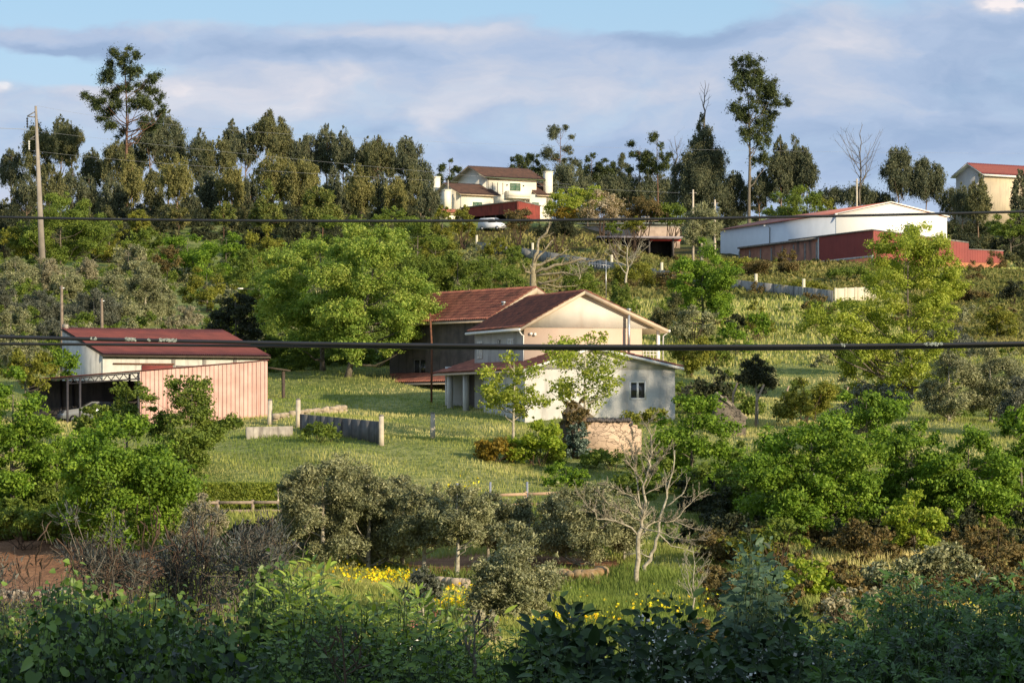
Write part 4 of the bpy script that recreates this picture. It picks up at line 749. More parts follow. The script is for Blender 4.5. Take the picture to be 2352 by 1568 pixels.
rubble('terrace_wall','broken terrace wall of grey stones between the olive trunks',[(1000,1345),(1040,1350),(1070,1352)],None,13,.42,warm)
rubble('terrace_wall','mossy rubble wall right of the foremost olive',[(1270,1335),(1310,1340),(1360,1338),(1385,1330)],None,18,.6,mat('stone_rust',(.36,.27,.16),(.24,.13,.05),3,.95,.6,7))
rubble('stone_edge','pale stones edging the red soil at the left',[(0,1372),(60,1375),(130,1372),(180,1362)],None,24,.35,gr)
# --- precast fences
slabm=mat('slab_stained',(.36,.34,.31),(.24,.23,.21),1.5,.95,.2,8,c3=(.05,.05,.05),streak=(2.2,2.2,.12))
def panelwall(name,label,P,h,n,m_,postm,posts=True,ph=.5,every=1,pw=.12,cat='fence'):
    """P: list of world points along the top line"""
    P=np.array(P,float); loc=P[0].copy(); t=thing(name,label,cat,loc); q=np.linspace(0,len(P)-1,n+1); pt=[np.array([np.interp(f,range(len(P)),P[:,j]) for j in range(3)])-loc for f in q]
    for i in range(n):
        a,b=pt[i],pt[i+1]; d=nrm(b-a); nn=np.array([-d[1],d[0],0])*.05; a2=a+d*.012; b2=b-d*.012; m=MB(); m.prism([tuple(a2-nn+[0,0,-h]),tuple(b2-nn+[0,0,-h]),tuple(b2-nn),tuple(a2-nn)],tuple(nn*2)); m.build('panel',m_,t)
    if posts:
        for i in range(0,n+1,every):
            a=pt[i]; m=MB(); m.box(a[0]-pw,a[0]+pw,a[1]-pw,a[1]+pw,a[2]-h-.5,a[2]+ph); m.build('post',postm,t)
    return t
pa=lambda dx,dy,D:W3(dx,dy,D)
def onhill(L,h): return [hit(a,b,250,520)+[0,0,h] for a,b in L]
panelwall('hill_wall','long stained concrete slab wall running down the hill',onhill([(1095,575),(1215,592),(1395,622),(1500,640),(1640,662),(1710,670),(1818,682),(1914,694)],1.25),1.7,20,slabm,mat('post_pale',(.62,.57,.42),(.52,.48,.36),3,.9),ph=.9,every=3,pw=.16,cat='wall')
panelwall('hill_wall','sunlit cream block wall turning right beside the tall poplar',onhill([(1919,694),(2010,690)],1.45),1.9,4,mat('block_cream',(.62,.56,.42),(.5,.45,.34),1.5,.95,.2,8),mat('post_pale',(.6,.55,.4)),ph=.05,cat='wall')
h0=hit(690,985);h1=hit(872,1020)
T_=panelwall('slab_fence','dark concrete slab fence between two pale posts in the meadow',[h0+[0,0,.95],h1+[0,0,1.35]],1.5,9,mat('slab_dark',(.16,.155,.15),(.09,.09,.09),1.5,.95,.2,8,c3=(.03,.03,.03),streak=(2.2,2.2,.12)),conc,posts=False)
PM=mat('post_concrete',(.58,.50,.38),(.42,.36,.28),2.5,.95,.3,10)
for dx,db,dt,lb in((685,980,918,'pale concrete post at the upper end of the dark slab fence'),(876,1022,955,'tall concrete post at the lower end of the dark slab fence'),(994,1007,950,'lone concrete post in the meadow'),(620,975,920,'concrete post beside the edge of the pink tin wall')):
    h=hit(dx,db); hh=(db-dt)*K*h[1]/F; t=thing('concrete_post',lb,'post',h,0,'concrete posts standing in the meadow'); m=MB(); w_=.16; m.add([(-w_,-w_,-.4),(w_,-w_,-.4),(w_,w_,-.4),(-w_,w_,-.4),(-w_*.85,-w_*.85,hh),(w_*.85,-w_*.85,hh),(w_*.85,w_*.85,hh),(-w_*.85,w_*.85,hh)],[(0,3,2,1),(4,5,6,7),(0,1,5,4),(1,2,6,5),(2,3,7,6),(3,0,4,7)]); m.build('shaft',PM,t); m=MB()
    m.box(-w_*.8,w_*.8,-w_*.8,w_*.8,hh,hh+.1); m.build('worn_top',concd,t)
h0=hit(565,1008);h1=hit(672,1000)
panelwall('kerb_wall','low pale concrete wall below the pink tin shed',[h0+[0,0,.75],h1+[0,0,.6]],1.3,3,conc,conc,posts=False,cat='wall')
h0=hit(762,972);m=MB(); m.prism([(-.2,0,0),(1.,.2,-.1),(1.1,.9,.0),(-.1,.8,.1)],(0,0,.28)); tag(m.build('stone_slab',mat('slab_white',(.55,.52,.46),(.42,.4,.36),3,.9),loc=None),'pale stone slab lying behind the dark slab fence','slab').location=Vector(h0)
# --- rail fences along the lane
def railfence(name,label,P,hh,n,m_,rails=(.93,.35),th=.075):
    P=np.array(P); loc=P[0]; t=thing(name,label,'fence',loc)
    q=np.linspace(0,len(P)-1,n+1); pt=[np.array([np.interp(f,range(len(P)),P[:,j]) for j in range(3)])-loc for f in q]
    for a in pt: m=MB(); m.box(a[0]-.08,a[0]+.08,a[1]-.08,a[1]+.08,a[2]-.4,a[2]+hh+.08); m.build('post',m_,t)
    for r in rails:
        m=MB()
        for a,b in zip(pt[:-1],pt[1:]): m.prism([tuple(a+[.1,-.14,r*hh-th]),tuple(b+[.1*0,-.14,r*hh-th]),tuple(b+[0,-.14,r*hh+th]),tuple(a+[.1,-.14,r*hh+th])],(0,.06,0))
        m.build('rail',m_,t)
    return t
wg=mat('wood_grey',(.33,.26,.20),(.22,.17,.13),5,.9,.3,14); wp=mat('wood_pale',(.50,.34,.22),(.40,.27,.18),5,.9,.2,14)
railfence('rail_fence','grey wooden rail fence below the clipped hedge',[hit(420,1186),hit(660,1184)],.78,3,wg)
railfence('rail_fence','pale orange rail fence above the olives, sunlit',[hit(1125,1176),hit(1290,1170)],.95,2,wp)
railfence('rail_fence','short grey rail fence in the shade of the oaks',[hit(1640,1168),hit(1770,1166)],.8,2,wg)
for dx,db,dt,lb in((1050,1165,1110,'thin blue grey stake left of the pale orange fence'),(1126,1150,1106,'thin blue grey stake above the first pale fence post'),(1211,1152,1106,'thin blue grey stake behind the middle of the pale fence')):
    h=hit(dx,db); hh=(db-dt)*K*h[1]/F; t=thing('metal_stake',lb,'stake',h+[0,.6,0]); m=MB(); m.box(-.06,.06,-.06,.06,-.3,hh); m.build('shaft',mat('stake_blue',(.24,.27,.33),(.2,.22,.28),3,.6),t); m=MB(); m.tube([(-.07,-.07,hh*.7),(.07,-.07,hh*.7)],.015,4); m.build('wire_clip',steel,t)
h=hit(637,1178); t=thing('wood_post','cream post at the right end of the clipped hedge','post',h); m=MB(); m.box(-.08,.08,-.08,.08,-.3,58*K*h[1]/F); m.build('shaft',PM,t); m=MB(); m.box(-.1,.1,-.1,.1,58*K*h[1]/F,58*K*h[1]/F+.05); m.build('cap',PM,t)
# lane behind the fences
def lane(x0,x1,o=0.):
    m=MB(); xs=np.linspace(x0,x1,30); r0=[(x,178.2+o+.02*x,float(gnd(x,178.2+o+.02*x))+.06) for x in xs]; r1_=[(x,180.2+o+.02*x,float(gnd(x,180.2+o+.02*x))+.06) for x in xs]
    m.add(np.array(r0+r1_),[(i,i+1,31+i,30+i) for i in range(29)]); o=m.build('lane',mat('lane_gravel',(.42,.36,.28),(.30,.26,.2),1.5,1)); o['kind']='structure'
lane(-34,-20,-6.); lane(12,36)
# clipped hedge
h=hit(460,1180); h2=hit(634,1178); D=h[1]+1.; hx0,hx1=(462*K-512)*D/F,(634*K-512)*D/F; hh=66*K*D/F; t=thing('clipped_hedge','clipped box shaped green hedge behind the wooden fence','hedge',(hx0,D,h[2])); n=26000; p=np.stack([U(0,hx1-hx0,n),U(0,1.6,n),U(0,hh,n)],1); k=rng.integers(0,3,n); p[k==0,1]=U(-.05,.1,(k==0).sum()); p[k==1,2]=hh+U(-.1,.06,(k==1).sum()); sel=(k==2)&(U(0,1,n)<.4); p[sel,0]=hx1-hx0+U(-.1,.04,sel.sum())
nm=rdir(n)+np.where((k==0)[:,None],[0,-.8,.2],[0,0,.8]); mb=MB(); leaves(mb,p,nrm(nm),.16,.09,U(0,1,n)); mb.build('foliage',LM['hedge'],t); m=MB()
for q in np.linspace(.3,hx1-hx0-.3,9): m.tube([(q,.8,-.2),(q+.05,.8,hh*.7)],[.06,.02],4)
m.build('stems',BM['brown'],t)
# bent concrete vineyard posts
for dx,db,x2,ym,xt,yt,lb in((1735,980,1738,920,1755,882,'bent concrete post in front of the round dark olive'),(1682,930,1684,905,1694,878,'slanting concrete post left of the round dark olive'),(1805,955,1803,910,1812,885,'bent concrete post left of the vine tangle'),(1878,935,1882,915,1892,886,'bent concrete post in the middle of the vine tangle'),(1941,935,1940,915,1948,888,'bent concrete post right of the vine tangle')):
    D=206. if dx<1790 else 219.; a=W3(dx,db,D);b=W3(x2,ym,D);c=W3(xt,yt,D); t=thing('vineyard_post',lb,'post',a,0,'bent concrete posts in the vineyard'); m=MB(); m.tube([(0,0,-.4),tuple(b-a),tuple(c-a)],[.09,.08,.06],5); m.build('shaft',mat('post_brown',(.36,.27,.19),(.24,.18,.13),3,.9),t)
    m=MB(); q=(c-a); m.tube([tuple(q*.97+[-.1,0,0]),tuple(q*.97+[.1,0,0])],.02,4); m.build('wire_hook',rust,t)
# --- utility poles and wires
pD=402; pb=hit(99,628,360,460); pD=pb[1]; top=W3(82,243,pD); t=thing('utility_pole','tall tapering concrete power pole rising over the olive slope','utility pole',pb); tv=top-pb; m=MB(); wb,wtp=.42,.13
m.add([(-wb,-wb,-.5),(wb,-wb,-.5),(wb,wb,-.5),(-wb,wb,-.5),(tv[0]-wtp,-wtp,tv[2]),(tv[0]+wtp,-wtp,tv[2]),(tv[0]+wtp,wtp,tv[2]),(tv[0]-wtp,wtp,tv[2])],[(0,3,2,1),(4,5,6,7),(0,1,5,4),(1,2,6,5),(2,3,7,6),(3,0,4,7)]); m.build('shaft',mat('pole_concrete',(.33,.29,.24),(.24,.21,.18),.8,.95,.2,6),t)
L=lambda a,b:tuple(W3(a*.3418,57.4+b*.3418,pD)-pb)
for A1,B1,C1,i0,i1 in(((238,580),(182,612),(240,618),(183,620),(184,690)),((248,738),(200,765),(250,770),(194,775),(195,838))):
    m=MB(); m.tube([L(*A1),L(*B1)],.07,4); m.tube([L(*B1),L(*C1)],.07,4); o=m.build('cross_arm',concd,t); m=MB(); p=np.array([L(*i0),L(*i1)]); m.tube(np.linspace(p[0],p[1],9),[.06,.16]*4+[.06],6); m.build('insulator',glass if A1[0]<240 else bluew,o)
wm=mat('wire_grey',(.30,.31,.33),(.26,.27,.29),1,.6)
def wire(name,label,pts,D,r,mt=None,sub=None,k=6,cat='cable'):
    P=np.array([W3(a,b,d) for (a,b),d in zip(pts,D if isinstance(D,(list,tuple)) else [D]*len(pts))]); u=np.linspace(0,1,len(P)); q=np.linspace(0,1,60); c=[np.polyfit(u,P[:,j],min(2,len(P)-1)) for j in range(3)]; m=MB(); pp=np.stack([np.polyval(cc,q) for cc in c],1); loc=pp[0].copy(); m.tube(pp-loc,r,k,False); o=m.build(name,mt or wm); o.location=Vector(loc); tag(o,label,cat); return o,pp
wire('power_line','thin power line from the top of the power pole over the wood',[(83,245),(620,297),(1400,345),(2352,350)],[pD,450,500,560],.011)
wire('power_line','thin power line from the upper pole arm across the wood',[(62,300),(400,330),(900,392),(1300,420)],[pD,430,460,470],.011)
wire('power_line','thin power line from the lower pole arm across the wood',[(66,345),(400,375),(900,410),(1560,442)],[pD,430,450,460],.011)
wire('power_line','thin power line leaving the power pole to the left',[(62,296),(0,294),(-200,285)],[pD,395,380],.035)
for dx,db,dt,D,lb in((1592,500,435,440,'short concrete pole on the ridge left of the tall eucalyptus'),(1642,500,458,430,'smaller concrete pole left of the factory roof'),(1968,475,410,500,'concrete pole in front of the bare ridge tree')):
    a=W3(dx,db,D); hh=(db-dt)*K*D/F; gz=float(gnd(a[0],D)); t=thing('concrete_pole',lb,'pole',(a[0],D,gz)); m=MB(); m.tube([(0,0,-.5),(0,0,a[2]-gz+hh)],[.2,.13],6); m.build('shaft',PM,t); m=MB(); m.box(-.5,.5,-.05,.05,a[2]-gz+hh-.5,a[2]-gz+hh-.4); m.build('cross_arm',concd,t)
p=W3(556,662,300); t=thing('street_lamp','small white street lamp head on a thin arm above the dark evergreen','street lamp',(p[0]+2.,300,float(gnd(p[0]+2,300)))); q=p-np.array(t.location); m=MB(); m.tube([(0,0,0),(0,0,q[2]-.6),(-.5,0,q[2]-.1),tuple(q)],[.06,.05,.035,.025],6); m.build('pole',darkw,t); m=MB(); m.box(q[0]-.4,q[0]+.1,-.1,.1,q[2]-.06,q[2]+.06); m.build('lamp_head',white,t)
# near cables
blk=mat('cable_black',(.012,.012,.011),(.018,.018,.022),3,.4,spec=.5); lich=mat('lichen_pale',(.35,.38,.34),(.22,.26,.22),60,.95)
wire('overhead_cable','single black cable crossing the upper third of the view',[(-60,498),(600,505),(1050,507),(1700,499),(2420,484)],27.,.0115,blk,k=10)
def bundle(label,y1,y2):
    # two twisted strands
    P=[np.array([W3(a,b,27.) for a,b in y]) for y in(y1,y2)]; t=thing('cable_bundle',label,'cable',P[0][0])
    u=np.linspace(0,1,90)
    for j,pp in enumerate(P):
        s=(pp[:,0]-pp[0,0])/(pp[-1,0]-pp[0,0]); xs=np.interp(u,s,pp[:,0]); c=np.polyfit(s,pp[:,2],3); zs=np.polyval(c,u); m=MB(); m.tube(np.stack([xs,np.full(90,27.+j*.03),zs],1)-P[0][0],.0165 if j==0 else .0125,10,False); o=m.build('cable',blk,t)
        if j==0:
            for a,b,nn in((288,312,70),(366,406,120),(340,345,20),(208,222,30),(2120,2165,60),(1930,1945,20)):
                q=MB(); xx=(U(a,b,nn)*K-512)*27/F; zz=np.interp(xx,xs,zs); th=U(-.4,2.2,nn); 
                cc=np.stack([xx,27.-.017*np.cos(th),zz+.017*np.sin(th)],1)-P[0][0]; nv=np.stack([np.zeros(nn),-np.cos(th),np.sin(th)],1); leaves(q,cc,nrm(nv+rdir(nn)*.4),.016,.014,U(0,1,nn)); q.build('lichen',lich,o)
bundle('thick pair of black cables crossing in front of the gabled house',[(-60,771),(300,779),(700,788),(1176,794),(1700,794),(2100,791),(2420,786)],[(-60,789),(300,790),(700,794),(1176,801),(1700,801),(2100,796),(2420,791)])
# ------------------------------------------------------------------ trees on the skyline
ORD='first second third fourth fifth sixth seventh eighth ninth tenth eleventh twelfth thirteenth fourteenth fifteenth sixteenth seventeenth eighteenth nineteenth twentieth'.split()
GB='eucalyptus trees of the wood on the ridge'
back=[ # display x, top, width, depth, look, material
(27,338,62,560,'low rounded','euc'),(86,278,82,545,'tall pointed','eucb'),(139,262,58,560,'tall dark','euc'),(163,274,62,550,'slim leaning','eucb'),(212,338,56,555,'low dark','euc'),
(270,318,80,548,'broad rusty green','eucb'),(308,314,72,560,'narrow','euc'),(345,258,62,555,'ragged tall','euc'),(385,252,80,560,'tall loose','euc'),(458,293,64,555,'narrow pointed','euc'),(505,312,74,545,'full brownish','eucb'),
(533,271,48,565,'very slim','euc'),(562,292,62,552,'dark columnar','euc'),(612,249,66,550,'tallest pointed','eucb'),(645,268,60,560,'second tallest','eucb'),(678,317,56,560,'small slim','euc'),(708,308,66,560,'dense dark','euc'),
(752,283,60,560,'tall grey','euc'),(790,288,54,555,'slim grey','euc'),(842,312,62,560,'blunt topped','euc'),(868,310,66,550,'full round topped','eucb'),(897,327,46,560,'thin','euc'),(938,310,66,550,'sharply pointed','euc'),(966,362,60,545,'short ragged','euc')]
for i,(x,t,w,D,look,lm) in enumerate(back):
    tree('euc','eucalyptus_tree',x,t,w*1.04,D,f'{look} eucalyptus, {ORD[i] if i<20 else ["twenty-first","twenty-second","twenty-third","twenty-fourth"][i-20]} along the back row from the utility pole','eucalyptus',cb=t+(500-t)*U(.42,.6),group=GB,lmat=LM[lm])
front=[(60,395,70,500,'grey bushy'),(120,375,72,490,'olive green'),(168,380,70,500,'drooping'),(205,400,56,505,'dull green'),(255,395,66,490,'lopsided'),(303,352,66,500,'brown tinged'),(352,385,56,505,'narrow olive'),(407,348,80,480,'tall sunlit'),(440,430,50,490,'short'),(480,380,70,495,'broad shaded'),(528,372,66,490,'sunlit brown'),(575,400,54,500,'small dark'),(628,345,92,480,'broad golden tinged'),(690,358,88,478,'round golden green'),(722,400,50,495,'slim'),(765,380,52,485,'small pointed'),(800,392,56,492,'grey green'),(830,372,74,478,'conical golden'),(872,392,60,492,'dark loose'),(907,403,56,476,'small sunlit'),(945,378,66,485,'dense olive'),(985,413,54,470,'last short')]
for i,(x,t,w,D,look) in enumerate(front):
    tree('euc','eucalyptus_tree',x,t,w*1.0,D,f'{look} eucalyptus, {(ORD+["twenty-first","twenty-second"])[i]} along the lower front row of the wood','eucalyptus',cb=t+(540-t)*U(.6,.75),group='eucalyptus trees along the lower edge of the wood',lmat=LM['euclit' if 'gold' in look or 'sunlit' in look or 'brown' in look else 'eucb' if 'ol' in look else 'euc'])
tp=[(268,125),(290,120),(280,142),(300,148),(315,133),(322,165),(250,140),(246,162),(258,178),(300,175),(285,190),(340,178),(352,174),(325,195),(250,205),(264,200),(300,210),(345,205),(360,225),(332,230),(310,240),(242,235),(216,226),(204,221),(228,240),(255,250),(270,232),(225,262),(245,270),(262,287),(350,250),(360,262),(330,272),(374,250),(342,290),(274,300),(300,255,8),(285,160),(318,215),(345,235)]
tree('pine','tall_pine',288,112,160,530,'very tall open crowned pine rising above the eucalyptus wood','pine tree',bx=290,custom=tp,rdisp=18,group=None,nl=34,limbup=.35,cover=1.5,r0=.42)
te=[(400,270),(420,235),(470,235),(520,250),(550,262),(450,300),(430,380),(470,330),(520,340),(570,330),(450,400),(500,390),(560,380),(600,400),(650,400),(680,412),(560,450),(600,470),(640,450),(530,500),(600,510),(660,490),(700,510),(755,525),(440,520),(430,560),(480,570),(540,580),(600,560),(650,600),(690,590),(450,620),(500,640),(560,650),(620,650),(640,700),(580,730),(620,760),(450,710),(480,740),(560,800),(600,870),(560,900),(620,920),(580,350),(620,430),(545,420),(470,600),(520,690)]
tree('pine','tall_eucalyptus',1716,135,110,540,'very tall lopsided eucalyptus with gaps, beside the white factory','eucalyptus',bx=1722,custom=[(1548+a*.3418,57.4+b*.3418) for a,b in te],rdisp=18,nl=34,limbup=.8,lmat=LM['pine'],cover=1.25,r0=.36,bark='grey')
sk=[('pine','pine_tree',1032,362,58,560,440,'small dark pine standing behind the white house chimney','pine tree',{}),
('pine','pine_tree',1190,352,66,560,430,'low dark pine just above the white house roof','pine tree',{}),
('pine','pine_tree',1226,350,60,570,430,'dark round pine between the house roof and the tall open tree','pine tree',{}),
('pine','open_tree',1287,284,92,560,385,'tall open crowned tree behind the right chimney of the white house','tree',dict(lmat='euc',clk=.7)),
('euc','dark_tree',1300,375,120,555,470,'broad dark tree under the tall open crowned one','tree',{}),
('pine','pine_tree',1358,350,64,570,420,'dark pine, first right of the tall open crowned tree','pine tree',{}),
('pine','pine_tree',1392,362,56,572,430,'small dark pine in the middle of the ridge row','pine tree',{}),
('pine','pine_tree',1420,350,64,575,430,'flat topped pine in the ridge row','pine tree',dict(lmat='euc')),
('pine','pine_tree',1470,322,66,560,400,'left one of the two tall airy pines','pine tree',dict(clk=.7)),
('pine','pine_tree',1510,300,72,555,400,'right and taller one of the two airy pines','pine tree',dict(clk=.7)),
('euc','dark_tree',1350,400,100,560,490,'dark bushy tree behind the pink blossom tree','tree',{}),
('euc','dark_tree',1420,395,110,562,495,'wide dark tree on the ridge above the pergola','tree',{}),
('euc','dark_tree',1500,385,120,560,490,'dark rounded tree below the two airy pines','tree',{}),
('euc','big_eucalyptus',1616,258,112,548,500,'big dense dark eucalyptus with bare spikes on top','eucalyptus',dict(clk=1.5)),
('euc','dark_tree',1575,350,90,552,500,'dark shoulder tree left of the big dense eucalyptus','tree',{}),
('euc','eucalyptus_tree',1792,309,62,550,460,'slim grey eucalyptus right of the very tall lopsided one','eucalyptus',{}),
('euc','eucalyptus_tree',1826,310,76,552,460,'middle grey eucalyptus above the light green bush','eucalyptus',{}),
('euc','eucalyptus_tree',1852,335,60,550,450,'short grey eucalyptus on the sloping end of its group','eucalyptus',{}),
('euc','dark_tree',1745,385,70,552,480,'loose dark tree at the foot of the very tall eucalyptus','tree',{}),
('euc','dark_tree',1690,390,80,556,510,'shadowy tree behind the factory roof edge','tree',{}),
('euc','dark_tree',2065,338,92,545,455,'tall dark tree, higher of the pair beyond the factory','tree',dict(clk=1.4,env='round')),
('euc','dark_tree',2128,363,84,545,460,'lower dark tree of the pair beyond the factory','tree',dict(clk=1.4,env='round')),
('euc','young_tree',2212,418,52,505,500,'small dark tree close to the beige house corner','tree',{}),
('euc','dark_tree',2248,398,66,500,520,'dark tree in front of the beige house','tree',dict(lmat='eucb')),
('euc','dark_tree',2346,388,50,498,520,'dark tree in front of the beige wall by the frame edge','tree',{}),
('tree','light_tree',2322,482,110,470,545,'fresh green tree below the beige house','tree',dict(lmat='mid')),
('euc','dark_tree',1905,430,70,545,470,'low dark scrub tree at the foot of the bare tree, left side','tree',{}),
('euc','dark_tree',1965,425,90,545,475,'low dark scrub tree right under the bare ridge tree','tree',{}),
('euc','dark_tree',2190,430,80,545,500,'low dark tree between the dark pair and the beige house','tree',{}),
('euc','dark_tree',2020,440,80,548,480,'low dark scrub tree left of the dark pair','tree',{}),
('bush','light_green_tree',1780,440,120,500,None,'light green tree, left part of the clump over the factory roof','tree',dict(lmat='mid')),
('bush','light_green_tree',1845,425,140,495,None,'light green tree, middle and highest of the clump over the factory roof','tree',dict(lmat='mid')),
('bush','light_green_tree',1900,450,90,498,None,'light green tree, right end of the clump over the factory roof','tree',dict(lmat='yolive')),
('cone','young_pine',614,412,92,440,520,'young pine with reddish candles, left one of two','pine tree',{}),
('cone','young_pine',742,428,96,440,520,'young pine with reddish candles, right one of two','pine tree',{}),
('cone','young_pine',513,462,56,455,520,'small pale pine left of the candled young pine','pine tree',{}),
('cone','young_pine',315,480,60,450,540,'small bushy pine above the left olive slope','pine tree',dict(lmat='yolive')),
('cone','young_pine',612,515,130,400,640,'brownish pine standing below the left candled pine','pine tree',dict(lmat='yolive')),
('pine','pine_tree',410,470,50,455,520,'slight pine under the tall sunlit eucalyptus','pine tree',dict(lmat='euclit')),
]
for k,nm,x,t,w,D,cb,lb,cat,kw in sk:
    kw.setdefault('trunk',k!='bush')
    if 1000<x<1570 and D>530: D+=75
    kw=dict(kw); 
    if 'lmat' in kw: kw['lmat']=LM[kw['lmat']]
    tree(k,nm,x,t,w,D,lb,cat,cb=cb,**kw)
bm=BM['grey']
autobare('bare_tree',1975,470,284,106,540,'leafless spreading tree on the ridge beyond the factory',bm,n=12,r=.016,trunkf=.25)
autobare('bare_tree',1552,440,312,40,560,'thin leafless tree between the airy pines and the big eucalyptus',bm,n=7,r=.02)
autobare('bare_tree',1618,300,184,26,549,'bare forked stem sticking out of the big dense eucalyptus',bm,n=6,r=.022,trunkf=.4,n1=2)
